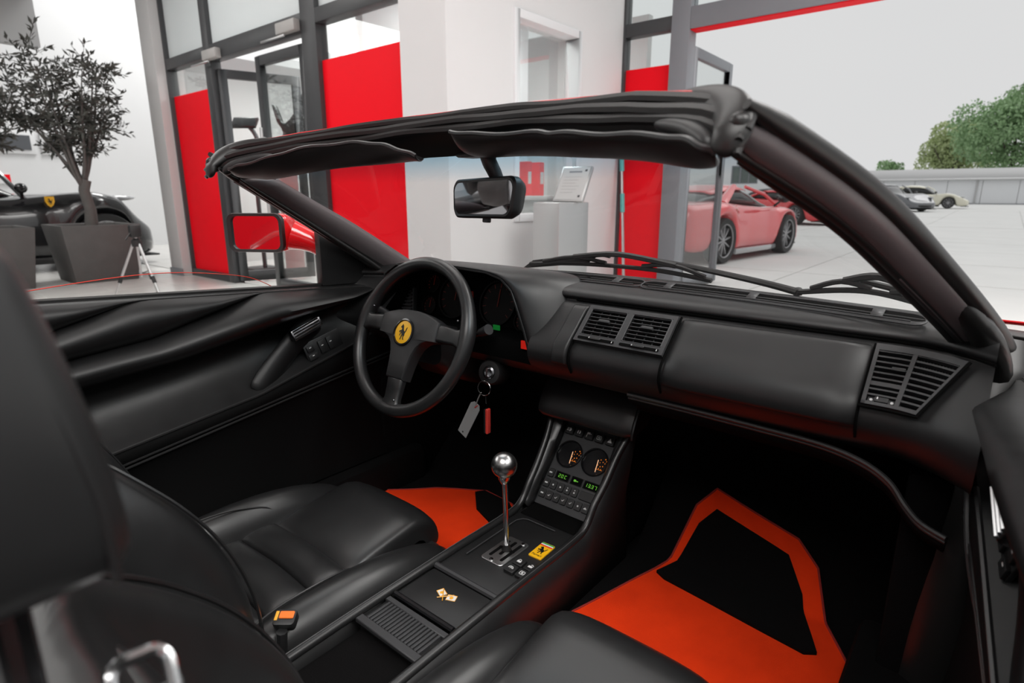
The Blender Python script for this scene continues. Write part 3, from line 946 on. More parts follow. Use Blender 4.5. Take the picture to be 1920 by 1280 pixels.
for i, (f, z, r) in enumerate(((-.001, -.0075, .0068), (-.008, -.018, .0074), (-.009, -.029, .0070))):
    obj('header_seal', M().tube([off(p, f + .0012 * math.sin(p.x * 31 + i), z + .0012 * math.sin(p.x * 23 + 2 * i)) for p in TE[1:-1]], [r * min(1, .5 + .3 * min(k, len(TE) - 3 - k)) for k in range(len(TE) - 2)], 8), RUBBER, body)
obj('header_trim', strip([(.0, -.010), (-.004, -.030), (.004, -.035), (.022, -.040), (.040, -.054), (.050, -.065), (.060, -.060), (.065, -.03)], 7), LEATHER, body, solid=.003)
# rubber corners where the soft top latches, and the pillars
for sx in (-1, 1):
    P = [(sx * .405, .628, 1.132), (sx * .458, .590, 1.121), (sx * .490, .560, 1.104), (sx * .499, .540, 1.083), (sx * .489, .534, 1.064)]
    obj('corner_seal', M().tube(crv(P, 4), [.004, .007, .010, .012, .014, .0155, .017, .018, .0185, .019, .019, .0185, .018, .017, .015, .012, .006], 14, up=(0, -1, .3), flat=.5), RUBBER, body, sub=1)
    obj('corner_knob', M().ball((sx * .504, .542, 1.091), (.010, .009, .009), 14, 10), RUBBER, body)
    P = [(sx * .39, .612, 1.103), (sx * .435, .585, 1.094), (sx * .467, .560, 1.080), (sx * .476, .552, 1.068)]
    obj('corner_trim', M().tube(crv(P, 4), [.004, .007, .009, .010, .010, .011, .011, .011, .010, .010, .009, .007, .004], 10), LEATHER, body, sub=1)
    path = crv([(sx * .494, .545, 1.092), (sx * .566, .690, 1.026), (sx * .618, .835, .953), (sx * .700, 1.090, .815), (sx * .722, 1.165, .735)], 6)
    n = len(path)
    ov = V((sx * .75, 0, .66))
    def rib(do, db, r0, r1, fl, nm, mt, a=0, b=None):
        pp = []
        for i, p in enumerate(path):
            t_ = (path[min(i + 1, n - 1)] - path[max(i - 1, 0)]).normalized()
            o_ = (ov - t_ * ov.dot(t_)).normalized()
            q = t_.cross(o_)
            if q.y > 0:
                q = -q
            pp.append(p + o_ * do + q * db)
        pp = pp[a:b]
        k = len(pp)
        obj(nm, M().tube(pp, [lerp(r0, r1, i / (k - 1)) * min(1, .45 + i * .3) for i in range(k)], 16, up=ov, flat=fl), mt, body)
    rib(-.001, .004, .0085, .0115, 1.75, 'pillar_trim', PILLAR)
    rib(.020, .0, .0095, .0130, 1.15, 'pillar_seal', RUBBER)
    rib(-.018, .001, .0062, .0085, 1.1, 'pillar_seal', RUBBER)
    rib(-.027, -.006, .0055, .0080, 1.1, 'pillar_seal', RUBBER, 2)
    rib(.0, -.014, .0150, .0200, 1.5, 'pillar_core', RUBBER)
    # broad inner cover of the pillar, running forward to the glass
    rows = []
    for i, p in enumerate(path):
        if i < (2 if sx < 0 else 12):
            continue
        f = i / (n - 1)
        w_ = lerp(.085, .150, min(f * 1.4, 1)) * (1 if sx < 0 else .4)
        rows.append([p + V((-sx * (.008 + .016 * math.sin(pi * q / 5)), w_ * q / 5, -.018 + .004 * q / 5)) for q in range(6)])
    obj('pillar_cover', M().grid(rows), PILLAR, body, solid=.008)
    # jamb below the pillar
    J = crv([(sx * .712, 1.15, .80), (sx * .722, 1.075, .68), (sx * .722, 1.05, .45), (sx * .715, 1.045, .22)], 5)
    obj('door_jamb', M().tube(J, [.052] * len(J), 12, flat=.8), RUBBER, body)
    SLp = crv([(sx * .712, .985, .64), (sx * .718, .955, .60), (sx * .728, .930, .555), (sx * .746, .900, .50), (sx * .772, .865, .44), (sx * .80, .83, .37), (sx * .815, .78, .30)], 4)
    for q in range(3):
        obj('aperture_seal', M().tube([p + V((sx * .007 * q, -.002, 0)) for p in SLp], .0045, 8), SEALG, body)
obj('trim_joint', M().tube([V((.5350, .6205, 1.062)) + V((.75, 0, .66)).normalized() * k for k in (-.017, 0, .014)], .0012, 6), RUBBER, body)
# folded rubber at the foot of the near pillar
obj('seal_fold', M().tube(crv([(.662, .95, .895), (.680, .99, .868), (.698, 1.03, .838), (.716, 1.08, .79), (.724, 1.11, .72)], 5), [.006, .009, .012, .014, .015, .016, .016, .017, .018, .018, .019, .020, .020, .020, .02, .02, .02, .02, .018, .016, .012], 10), RUBBER, body)
# glass
rows = []
for i in range(21):
    x = lerp(-1, 1, i / 20)
    tp_ = off(top_edge(x * .50), .058, -.055)
    bt = V((x * .69, 1.335 - .20 * x * x, .822))
    rows.append([tp_.lerp(bt, j / 10) + V((0, .03, .012)) * math.sin(pi * j / 10) for j in range(11)])
WSG = glass_mat('windscreen_glass', (0.985, 0.99, 0.99), 0.22, band=(1.055, 1.100, (0.40, 0.66, 0.82)))
obj('windscreen', M().grid(rows), WSG, body)
obj('windscreen_gasket', M().tube([r[-1] for r in rows], .008, 6), RUBBER, body)
# cowl and bonnet
def bz(x, y):
    z = pl(y, [(1.36, .800), (1.45, .797), (1.60, .774), (1.80, .722), (2.05, .660), (2.4, .58), (2.8, .50), (3.0, .44)])
    q = abs(x)
    z -= .022 * max(0, 1 - (q / .62) ** 2)
    if q > .55:
        z += .016 * math.sin(min((q - .55) / .3, 1) * pi * .62)
    if q > .85:
        z -= (q - .85) ** 2 * 8
    return z
rows = [[(x, y - .16 * (x / .9) ** 2 * (1 if y < 1.7 else max(0, 1 - (y - 1.7))), bz(x, y)) for x in [lerp(-.95, .95, i / 38) for i in range(39)]] for y in [1.60, 1.65, 1.70, 1.75, 1.9, 2.05, 2.2, 2.4, 2.6, 2.8, 3.0]]
obj('bonnet', M().grid(rows), REDPAINT, body, solid=.004)
rows = [[(x, y - .19 * (x / .9) ** 2, z) for x in [lerp(-.80, .80, i / 30) for i in range(31)]] for (y, z) in ((1.335, .812), (1.36, .792), (1.44, .788), (1.52, .784), (1.605, .774))]
obj('cowl_panel', M().grid(rows), RUBBER, body, solid=.004)
for sx in (-1, 1):
    rows = [[(sx * (.952 + .006 * math.sin(3.14 * q)), y, lerp(.25, bz(.95, y) - .004, q)) for q in (0, .3, .6, .85, 1)] for y in (1.30, 1.5, 1.75, 2.0, 2.3, 2.6, 3.0)]
    obj('front_wing', M().grid(rows), REDPAINT, body, solid=.004)
    rows = [[(sx * a, y, z) for (a, z) in ((.93, .30), (.95, .5), (.94, .70), (.90, .80), (.80, .86), (.70, .875))] for y in (-.16, -.5, -1.0, -1.6)]
    obj('rear_wing', M().grid(rows), REDPAINT, body, solid=.004)
    obj('door_sill', M().box(sx * .60 if sx > 0 else -.86, .86 if sx > 0 else -.60, -.16, 1.15, .12, .27), CARPET, body, bevel=.02)
rows = [[(x, y, .885 - .02 * x * x) for x in (-.72, -.36, 0, .36, .72)] for y in (-.30, -.8, -1.6)]
obj('rear_deck', M().grid(rows), REDPAINT, body, solid=.004)
# cabin tub
obj('floor_pan', M().box(-.70, .70, -.16, 1.52, .12, .165), CARPET, body)
obj('rear_bulkhead', M().box(-.72, .72, -.30, -.20, .12, .86), LEATHER, body, bevel=.02)
obj('firewall', M().box(-.74, .74, 1.46, 1.52, .12, .74), CARPET, body)
obj('toe_board', M().hexa([(-.70, 1.20, .165), (-.10, 1.20, .165), (-.10, 1.46, .165), (-.70, 1.46, .165), (-.70, 1.205, .17), (-.10, 1.205, .17), (-.10, 1.47, .42), (-.70, 1.47, .42)])
    .hexa([(.10, 1.22, .165), (.70, 1.22, .165), (.70, 1.46, .165), (.10, 1.46, .165), (.10, 1.225, .17), (.70, 1.225, .17), (.70, 1.47, .42), (.10, 1.47, .42)]), CARPET, body)
obj('tunnel', M().box(-.085, .085, -.2, 1.46, .16, .285), CARPET, body, bevel=.02)
for sx in (-1, 1):
    obj('kick_panel', M().box(.64 if sx > 0 else -.70, .70 if sx > 0 else -.64, 1.02, 1.46, .16, .62), CARPET, body, bevel=.01)

# ---------------------------------------------------------------- bonnet side lower nose kept simple; wipers
def wiper(lab, P, B, grp='windscreen wipers', k=1.0):
    t = thing('windscreen_wiper', P[0], lab, 'wiper', grp)
    obj('arm', M().tube(crv(P, 5), [k * lerp(.009, .006, i / (5 * (len(P) - 1))) for i in range(5 * (len(P) - 1) + 1)], 8, flat=.7), RUBBER, t)
    obj('pivot_cap', M().lathe([(.009, -.006), (.009, .006), (.006, .009)], Fr(P[0], (1, 0, 0), (0, 1, .1)), 12), RUBBER, t)
    bl = crv(B, 6)
    n = len(bl)
    b = obj('blade', M().tube([p - V((0, 0, .006)) for p in bl], .0042 * k, 6), RUBBER, t)
    mid = bl[n // 2]
    br = M()
    for s0, s1 in ((0.08, .42), (.58, .92)):
        a, c = bl[int(s0 * (n - 1))], bl[int(s1 * (n - 1))]
        br.tube(crv([a + V((0, 0, .0)), a.lerp(c, .5) + V((0, 0, .014)), c], 4), .004 * k, 6)
    a, c = bl[int(.25 * (n - 1))], bl[int(.75 * (n - 1))]
    br.tube(crv([a + V((0, 0, .012)), mid + V((0, 0, .024)), c + V((0, 0, .012))], 5), .0055 * k, 6)
    obj('bracket', br, RUBBER, b)
    return t
wiper('black windscreen wiper on the driver side with its long blade against the white wall',
      [(.385, 1.31, .834), (.30, 1.325, .846), (.14, 1.33, .866), (-.01, 1.335, .879)],
      [(.20, 1.315, .846), (.05, 1.325, .858), (-.15, 1.325, .858), (-.33, 1.325, .846)], k=1.3)
w_ = bpy.context.scene.objects
wiper('black windscreen wiper on the passenger side lying over the near end of the dashboard',
      [(.70, 1.20, .832), (.655, 1.235, .842), (.58, 1.27, .858), (.50, 1.30, .868)],
      [(.655, 1.215, .838), (.60, 1.245, .850), (.53, 1.275, .858), (.47, 1.29, .855), (.39, 1.30, .842)], k=1.35)
# broad wedge of the driver-side linkage, left end of the blade
dv = thing('wiper_deflector', (-.25, 1.345, .84), 'black wedge shaped wiper deflector at the far end of the driver side wiper', 'wiper')
F = Fr((-.25, 1.345, .846), (1, -.02, .10), (0, .10, 1))
obj('fin', M().prism([(-.125, -.012), (.10, -.004), (.14, .018), (.09, .022), (-.085, .010)], F, -.003, .003), RUBBER, dv, bevel=.001, seg=1)
obj('clip', M().tube([F(.08, .01, 0), F(.13, .02, 0), F(.17, .012, 0)], .005, 6), RUBBER, dv)

# ================================================================ DASHBOARD
dash = thing('dashboard', (0, 1.15, .60), 'black leather dashboard with air vents, glove box and hooded instruments', 'dashboard')
# (Y, Z, weight of windscreen curvature)
PROF = [(1.345, .826, 1), (1.27, .833, 1), (1.20, .836, .9), (1.14, .836, .55), (1.095, .834, .15), (1.072, .829, 0), (1.063, .820, 0), (1.062, .813, 0), (1.070, .808, 0), (1.064, .803, 0), (1.056, .800, 0),
        (1.033, .779, 0), (1.010, .757, 0), (.988, .737, 0), (.975, .722, 0), (.969, .705, 0), (.971, .688, 0), (.982, .668, 0), (.999, .648, 0), (1.03, .632, 0), (1.10, .615, 0), (1.22, .60, 0)]
def endcurve(x):
    q = max(abs(x) - .60, 0)
    return -(q / .1) ** 2 * .055
def dpt(x, y, z, w, o=0.0):
    return V((x, y - w * .22 * x * x + endcurve(x) * (1 - w), z))
DX = [-.715, -.68, -.64, -.60, -.5, -.4, -.3, -.2, -.1, 0, .1, .2, .3, .4, .5, .56, .60, .63, .66, .69, .715]
obj('dash_pad', M().grid([[dpt(x, *p) for p in PROF] for x in [-.062, -.03] + [q for q in DX if q > -.01]]), LEATHER, dash, sub=2)
obj('dash_end', M().grid([[dpt(x, *p) for p in PROF] for x in [q for q in DX if q < -.59] + [-.575, -.56]]), LEATHER, dash, sub=2)
obj('knee_bolster', M().grid([[dpt(x, *p) for p in PROF[17:]] for x in [-.60, -.5, -.4, -.3, -.2, -.1, -.04]]), LEATHER, dash, sub=1)
# face frame: b runs down (negative) from the lip
FU = V((0, .733, .68))
FF = Fr(V((0, 1.0545, .7985)) + V((0, -.68, .733)) * .009, (1, 0, 0), FU)
def face_pad(x0, x1, lift, i0=10, i1=16, rnd=.006):
    """upholstered panel following the dash face"""
    prof = [V((0, p[0], p[1])) for p in PROF[i0:i1 + 1]]
    pts = crv(prof, 3)
    n = len(pts)
    rows = []
    nx = 12
    for i in range(nx + 1):
        x = lerp(x0, x1, i / nx)
        r = []
        for j, p in enumerate(pts):
            tg = (pts[min(j + 1, n - 1)] - pts[max(j - 1, 0)]).normalized()
            nn = V((1, 0, 0)).cross(tg)
            if nn.y > 0:
                nn = -nn
            e = 1.0
            if i in (0, nx):
                e = 0.0
            if j in (0, n - 1):
                e = 0.0
            r.append(V((x, p.y + endcurve(x), p.z)) + nn * (lift * e + .0005))
        rows.append(r)
    return M().grid(rows)
obj('glove_box_lid', face_pad(.2495, .5660, .0105), LEATHER, dash, sub=1, label='smooth black leather glove box lid')
obj('center_pad', face_pad(.005, .0455, .0105), LEATHER, dash, sub=1)
for xx in (.0475, .2475, .5680):
    pts = crv([V((xx, p[0] - .0035, p[1] + .0030)) for p in PROF[10:18]], 3)
    obj('panel_gap', M().tube(pts, .0022, 6), DARK, dash)
obj('lip_gap', M().tube([V((x, 1.0655 + endcurve(x), .8085)) for x in DX if x > -.08], .0024, 6), DARK, dash)
# lower welt with twin piping
WL = [(.17, .998, .646), (.30, .998, .645), (.42, .997, .643), (.52, .995, .640), (.58, .990, .630), (.62, .982, .612), (.645, .968, .588), (.668, .950, .575), (.70, .93, .572)]
obj('welt', M().tube(crv(WL, 5), .0042, 8), LEATHER2, dash)
obj('welt', M().tube([p + V((0, .004, -.008)) for p in crv(WL, 5)], .0028, 8), LEATHER2, dash)
obj('knee_panel', M().grid([[V(p) + V((0, .004, -.010)), V((p[0], p[1] + .06, p[2] - .05)), V((p[0], 1.30, .50)), V((p[0], 1.42, .46))] for p in crv(WL, 3)]), CARPET, dash, solid=.004)

# ---- twin centre vents
def vent_cell(t, F, a0, a1, b0, b1, nsl, nvan, r=.004):
    """frame opening with horizontal slats and upright vanes"""
    obj('vent_well', M().fbox(F, a0, a1, b0, b1, -.0075, -.0065), DARK, t)
    h = (b1 - b0) / nsl
    s0 = None
    for k in range(nsl + 1):
        bb = b0 + h * k
        if s0 is None:
            s0 = obj('slat', M().fbox(F, a0, a1, -.0011, .0011, -.004, .0015), PLASTIC2, t, bevel=.0004, seg=1)
            base = s0.location.copy()
            s0.location = base + F.uy * bb
        else:
            dup(s0, t).location = base + F.uy * bb
    v0 = None
    for k in range(1, nvan + 1):
        aa = a0 + (a1 - a0) * k / (nvan + 1)
        if v0 is None:
            v0 = obj('vane', M().fbox(F, -.0008, .0008, b0, b1, -.0064, -.0030), PLASTIC2, t)
            bs = v0.location.copy()
            v0.location = bs + F.ux * aa
        else:
            dup(v0, t).location = bs + F.ux * aa
va0, va1, vb0, vb1 = .0500, .2450, -.0935, -.002
lw = .0085
cells = ((.0585, .1415), (.1535, .2365))
ct, cb_ = -.0105, -.0775
m = M()
m.fbox(FF, va0, va1, ct, vb1, -.010, .003)
m.fbox(FF, va0, cells[0][0], cb_, ct, -.010, .003).fbox(FF, cells[0][1], cells[1][0], cb_, ct, -.010, .003).fbox(FF, cells[1][1], va1, cb_, ct, -.010, .003)
m.fbox(FF, va0, va1, vb0, cb_, -.010, .003)
vent = obj('air_vent', m, PLASTIC2, dash, label='twin slatted air vents in the middle of the dashboard')
for ia, (a0, a1) in enumerate(cells):
    ring = rrect(a1 - a0 - .001, ct - cb_ - .001, .004, 3, (a0 + a1) / 2, (ct + cb_) / 2)
    obj('vent_rim', M().tube([FF(a, b, .0024) for a, b in ring], .0013, 6, closed=True), PLASTIC2, vent)
    vent_cell(vent, FF, a0 + .002, a1 - .002, cb_ + .002, ct - .002, 7, 3)
    am = (a0 + a1) / 2
    bm_ = lerp(cb_, ct, .54)
    obj('vent_tab', M().prism([(am - .013, bm_ - .003), (am + .013, bm_ - .003), (am + .012, bm_ + .004), (am - .012, bm_ + .004)], FF, 0, .008), PLASTIC2, vent, bevel=.0015)
    obj('slider_slot', M().prism(rrect(a1 - a0, .006, .0025, 3, am, -.0855), FF, .004, .0044), DARK, vent)
    obj('slider_wheel', M().prism(rrect(.028, .006, .0028, 3, am - .002, -.0855), FF, .0044, .0085), PLASTIC, vent, bevel=.001, seg=1)
    obj('slider_mark', M().fbox(FF, a1 - .005, a1 - .0035, -.0878, -.0838, .0044, .0047), WHITEINK, vent)
    obj('slider_mark', M().fbox(FF, am - .0135, am - .0120, -.0870, -.0840, .0085, .0087), WHITEINK, vent)

# ---- side vent on the passenger end, with curved mesh slots
def SF(a, b, c=0.0):
    p = FF(a, b * 1.20, c)
    return V((p.x, p.y + endcurve(a), p.z))
def sgrid(poly_rows, c):
    return [[SF(a, b, c) for a, b in r] for r in poly_rows]
sv0, svt, svb = .5705, -.002, -.0940
def right_edge(b):
    return lerp(.686, .640, (svt - b) / (svt - svb))
def plate(a0f, a1f, b0, b1, c0, c1, n=6, nb=1):
    """slab between two b values, following the curved end of the dash"""
    m = M()
    rings = []
    for i in range(n + 1):
        t_ = i / n
        q = []
        for (bb, cc) in ((b0, c0), (b1, c0), (b1, c1), (b0, c1)):
            q.append(SF(lerp(a0f(bb), a1f(bb), t_), bb, cc))
        rings.append(q)
    return m.loft(rings)
split = lambda b: lerp(.6245, .6150, (svt - b) / (svt - svb))
L0 = lambda b: sv0
m = M()
for q in (plate(L0, lambda b: right_edge(b), -.0115, svt, -.006, .0045), plate(L0, lambda b: sv0 + .0055, svb, -.0115, -.006, .0045, 2),
          plate(lambda b: split(b) - .0035, lambda b: split(b) + .0025, svb, -.0115, -.006, .0045, 2), plate(lambda b: right_edge(b) - .0035, right_edge, svb, -.0115, -.006, .0045, 2),
          plate(L0, right_edge, svb, -.0895, -.006, .0045)):
    m.add(q.v, q.f)
sv = obj('side_vent', m, PLASTIC2, dash, label='wedge shaped air vent with curved mesh slots at the end of the dashboard')
obj('vent_well', plate(lambda b: sv0 + .001, lambda b: right_edge(b) - .001, svb + .001, svt - .001, -.0075, -.0065), DARK, sv)
nsl = 8
for k in range(nsl + 1):
    bb = lerp(-.0785, -.0125, k / nsl)
    wd = .0012 if k not in (2,) else .0030
    obj('slat', plate(lambda b: sv0 + .005, lambda b: split(b) - .003, bb - wd, bb + wd, -.006, .003, 3), PLASTIC2, sv)
for k in range(10):
    bb = lerp(-.0895, -.0115, k / 9)
    obj('slat', plate(lambda b: split(b) + .002, lambda b: right_edge(b) - .003, bb - .0013, bb + .0013, -.006, .0035, 5), PLASTIC2, sv)
    if k < 9:
        b2 = bb + .0043
        mm = M()
        for q in range(12):
            for w in range(3):
                aa = lerp(split(b2) + .004, right_edge(b2) - .005, (q + .5) / 12)
                bq = bb + .0022 + .0021 * w
                mm.add([SF(aa - .0014, bq - .0008, -.0045), SF(aa + .0014, bq - .0008, -.0045), SF(aa + .0014, bq + .0008, -.0042), SF(aa - .0014, bq + .0008, -.0042)], [(0, 1, 2, 3)])
        me_ = obj('mesh_insert', plate(lambda b: split(b) + .002, lambda b: right_edge(b) - .003, bb, bb + .0085, -.0062, -.0050, 4), PLASTIC2, sv)
        o = obj('mesh_holes', mm, DARK, sv)
        o['kind'] = 'stuff'
obj('slider_tray', plate(lambda b: sv0 + .007, lambda b: split(b) - .005, -.0885, -.0805, -.004, -.002, 2), PLASTIC2, sv)
obj('slider_wheel', plate(lambda b: sv0 + .016, lambda b: split(b) - .012, -.0878, -.0815, -.002, .004, 2), PLASTIC, sv)
obj('slider_mark', M().lathe([(.0022, .0), (.0022, .0012), (.001, .0014)], Fr(SF(sv0 + .0115, -.0845, -.002), (1, 0, 0), FU), 12), WHITEINK, sv)
obj('slider_mark', M().lathe([(.0022, .0), (.0022, .0012), (.001, .0014)], Fr(SF(.6085, -.0845, -.002), (1, 0, 0), FU), 12), WHITEINK, sv)
obj('slider_mark', M().fbox(Fr(SF(.590, -.0832, .004), (1, 0, 0), FU), -.0008, .0008, -.002, .002, 0, .0003), WHITEINK, sv)
obj('vent_tab', M().fbox(Fr(SF(.606, -.0385, .002), (1, 0, 0), FU), -.008, .010, -.003, .003, 0, .005), PLASTIC, sv, bevel=.001)
obj('panel_gap', M().tube([SF(right_edge(b) + .002, b, .0015) for b in (-.001, -.03, -.06, -.0955)] + [SF(lerp(right_edge(-.0955), .568, k / 4), -.0965, .0015) for k in range(1, 5)], .0022, 6), DARK, sv)

# ---- demister slots on the top
def demister(P0, P1, bars):
    """long stadium shaped slot with a bright rim between two points on the pad"""
    P0, P1 = V(P0), V(P1)
    ux = V((1, 0, 0))
    L = P1.x - P0.x
    w = .020
    def PT(a, b, c=0.0):
        x = P0.x + ux.x * a
        s_ = .22 * .9
        y = P0.y - s_ * (x * x - P0.x * P0.x) + b
        return V((x, y, .8362 + .24 * (b + w) + c))
    n = 24
    out = [(L * k / n, w) for k in range(n + 1)] + [(L + w * math.sin(pi * k / 8), w * math.cos(pi * k / 8)) for k in range(1, 8)] + [(L - L * k / n, -w) for k in range(n + 1)] + [(-w * math.sin(pi * k / 8), -w * math.cos(pi * k / 8)) for k in range(1, 8)]
    t = obj('demister_vent', M().tube([PT(a, b, .0012) for a, b in out], .0018, 6, closed=True), PLASTIC2, dash)
    inn = [(a, b * .60 + .003) for a, b in out]
    m = M().grid([[PT(a, b, .0018) for a, b in inn], [PT(a, (b - .003) * .1 + .003, .0020) for a, b in inn]], cv=True)
    obj('demister_slot', m, DARK, t)
    obj('demister_lip', M().tube([PT(a, -w * .50, .0022) for a in [L * k / n for k in range(n + 1)]], .0014, 6), PLASTIC2, t)
    for f in bars:
        p = L * f
        obj('demister_bar', M().add([PT(p - .009, -w * .5, .0032), PT(p + .009, -w * .5, .0032), PT(p + .009, w * .8, .0036), PT(p - .009, w * .8, .0036)], [(0, 1, 2, 3)]), PLASTIC2, t, solid=.0012)
    return t
demister((-.245, 1.150, .83), (.090, 1.158, .83), (.28, .86))
demister((.128, 1.155, .83), (.606, 1.155, .83), (.09, .46, .90))

# ---- instrument hood
def arch(y, L, R, z0, zt, rl, lean):
    """right flank flares out to the base"""
    pts = [(L - .05, z0), (L - .03, lerp(z0, zt, .45)), (L - .005, lerp(z0, zt, .82)), (L + .04, zt - .006), (L + .10, zt)]
    pts += [(lerp(L + .10, R - .09, k / 4), zt + .002 * math.sin(pi * k / 4)) for k in range(1, 4)]
    pts += [(R - .075, zt - .001), (R - .03, zt - .012), (R, zt - .036), (R + lean * .35, lerp(z0, zt, .55)), (R + lean * .72, lerp(z0, zt, .28)), (R + lean, z0)]
    return [V((a, y, b)) for a, b in pts]
secs = [(.985, -.545, -.118, .690, .862, .06, .052), (.978, -.545, -.108, .688, .866, .06, .054), (.990, -.548, -.092, .686, .868, .06, .060), (1.03, -.552, -.060, .690, .868, .06, .062), (1.08, -.556, -.030, .70, .863, .06, .052), (1.14, -.56, -.012, .71, .855, .06, .03), (1.21, -.565, -.01, .72, .842, .06, .02), (1.28, -.57, -.01, .72, .826, .06, .02)]
hood = obj('instrument_hood', M().grid([arch(*q) for q in secs]), LEATHER, dash, sub=2)
inn = [(.986, -.540, -.122, .692, .858, .06, .052), (1.03, -.535, -.130, .694, .852, .06, .050), (1.10, -.53, -.145, .70, .845, .06, .045)]
obj('hood_lining', M().grid([arch(*q) for q in inn]), DARK, hood, sub=1)
obj('hood_edge', M().tube([p + V((0, -.001, -.001)) for p in arch(*secs[0])], .0035, 6), LEATHER, hood)
GF = Fr((-.33, 1.10, .765), (1, 0, 0), (0, .30, .95))
ip = obj('instrument_panel', M().fbox(GF, -.24, .22, -.09, .085, -.02, 0), DARK, dash)
for (a, b, r) in ((-.075, .0, .058), (.075, .0, .058), (.165, .028, .026), (.165, -.034, .026), (-.165, .028, .026), (-.165, -.034, .026)):
    g = obj('gauge_ring', M().lathe([(r, 0), (r, .008), (r * .93, .008), (r * .91, .002), (.001, .0015)], Fr(GF(a, b), GF.ux, GF.uy), 24), GAUGE, ip)
    tk = M()
    for k in range(11):
        an = math.radians(220 - 26 * k)
        Fk = Fr(GF(a + r * .78 * math.cos(an), b + r * .78 * math.sin(an), .0022), GF.ux * math.cos(an) + GF.uy * math.sin(an), -GF.ux * math.sin(an) + GF.uy * math.cos(an))
        tk.fbox(Fk, -r * .09, r * .09, -.0008, .0008, 0, .0004)
    obj('gauge_ticks', tk, FAINTRED, ip)
    obj('gauge_needle', M().fbox(GF, a - .001, a + .001, b - r * .15, b + r * .62, .003, .004), FAINTRED, ip)
obj('warning_lamp', M().fbox(Fr((-.205, 1.035, .722), (1, 0, 0), (0, 0, 1)), -.010, .010, -.006, .006, 0, .003), LAMPGREEN, hood)
lf = Fr((-.075, .985, .7155), (1, 0, 0), (0, .2, 1))
obj('lower_fascia', M().box(-.50, -.045, .99, 1.10, .66, .712), DARK, hood, bevel=.008)
obj('clock_display', M().fbox(Fr((-.078, .987, .7085), (1, 0, 0), (0, 0, 1)), -.012, .012, -.009, .009, 0, .004), LAMPRED, hood)
obj('warning_lamp', M().fbox(Fr((-.30, 1.05, .79), (1, 0, 0), (0, 0, 1)), -.006, .006, -.008, .008, 0, .003), FAINTRED, hood)

# ---- left end vent beside the instruments
CF = Fr((-.585, 1.070, .755), (1, .12, 0), (-.05, .30, .95))
lv = obj('corner_vent', M().prism([(-.06, -.065), (.05, -.065), (.028, .052), (-.06, .052)], CF, -.02, .0), PLASTIC2, dash, bevel=.003)
for k in range(11):
    b = -.055 + k * .0098
    obj('slat', M().fbox(CF, -.015, lerp(.046, .027, k / 10), b - .002, b + .002, 0, .007), PLASTIC2, lv)
obj('corner_pad', M().prism([(-.055, -.06), (-.018, -.06), (-.018, .05), (-.055, .05)], CF, 0, .010), LEATHER, lv, bevel=.004)
# ================================================================ CENTRE CONSOLE
con = thing('center_console', (0, .75, .17), 'black centre console between the seats with climate panel and gear gate', 'console')
CZ = .310
CW = .0875
# lower tray sides with rounded leather rails, rising into the upright part
SIDE = [(.24, CZ - .010), (.40, CZ - .004), (.55, CZ), (.75, CZ + .002), (.93, CZ + .002), (.985, CZ + .014), (1.02, CZ + .055), (1.06, .405), (1.10, .455), (1.135, .500), (1.150, .520)]
HW = [(.40, .088), (.93, .0885), (1.02, .090), (1.10, .098), (1.15, .112)]
for sx in (-1, 1):
    path = crv([(sx * pl(y, HW), y, z) for y, z in SIDE], 5)
    rail = obj('side_rail', M().tube(path, .0085, 10), LEATHER2, con)
    obj('stitching', M().tube([p + V((sx * .003, -.002, .0078)) for p in path], .0009, 4), STITCH, rail)
    rows = [[p + V((sx * .006, .002, 0)), V((sx * .094, p.y + .006, lerp(p.z, .165, .5))), V((sx * .100, p.y + .01, .165))] for p in path]
    obj('side_panel', M().grid(rows), LEATHER, con, solid=.004)
    # inner broad leather cheek on the upright part
    up_ = [p for p in path if p.y > .985]
    rows = [[p + V((0, .001, .004)), V((sx * lerp(.078, .078, 0), p.y + .008, p.z - .010)), V((sx * .075, p.y + .016, p.z - .022))] for p in up_]
    obj('side_cheek', M().grid(rows), LEATHER2, con, solid=.003)
# floor of the tray: gear plate
obj('gear_tray', M().box(-.083, .083, .700, 1.00, CZ - .03, CZ - .002), PLASTIC, con, bevel=.003)
lipp = [(-.058, .765), (-.06, .93), (-.052, .945), (-.04, .95), (.035, .95)]
obj('tray_rim', M().tube([V((a, b, CZ + .001)) for a, b in lipp], .0016, 6), PLASTIC2, con)
obj('pocket_wall', M().box(-.078, .078, 1.0, 1.05, CZ - .05, CZ - .01), DARK, con)
obj('pocket_well', M().hexa([(-.074, .965, CZ - .001), (.074, .965, CZ - .001), (.074, 1.06, CZ - .01), (-.074, 1.06, CZ - .01), (-.074, .966, CZ + .001), (.074, .966, CZ + .001), (.074, 1.06, CZ + .002), (-.074, 1.06, CZ + .002)]), DARK, con)
# gate
TF = Fr((0, 0, CZ - .002), (1, 0, 0), (0, 1, 0))
gate = obj('gear_gate', M().prism(rrect(.056, .096, .008, 4, -.003, .825), TF, 0, .0035), STEEL, con, bevel=.0008, seg=1, label='polished steel gear gate')
for (a, b0, b1) in ((-.018, .792, .829), (-.018, .838, .858), (-.003, .806, .829), (-.003, .829, .862), (.013, .790, .829), (.013, .829, .860)):
    lo, hi = min(b0, b1), max(b0, b1)
    obj('gate_slot', M().prism(rrect(.0072, hi - lo, .0035, 3, a, (lo + hi) / 2), TF, .0034, .0040), DARK, gate)
obj('gate_slot', M().prism(rrect(.040, .0085, .004, 3, -.0025, .829), TF, .0034, .0041), DARK, gate)
for (a, b) in ((-.005, .783), (.012, .866)):
    obj('screw', M().lathe([(.0045, .0034), (.0042, .0052), (.002, .0058)], Fr(TF(a, b), (1, 0, 0), (0, 1, 0)), 12), CHROME, gate)
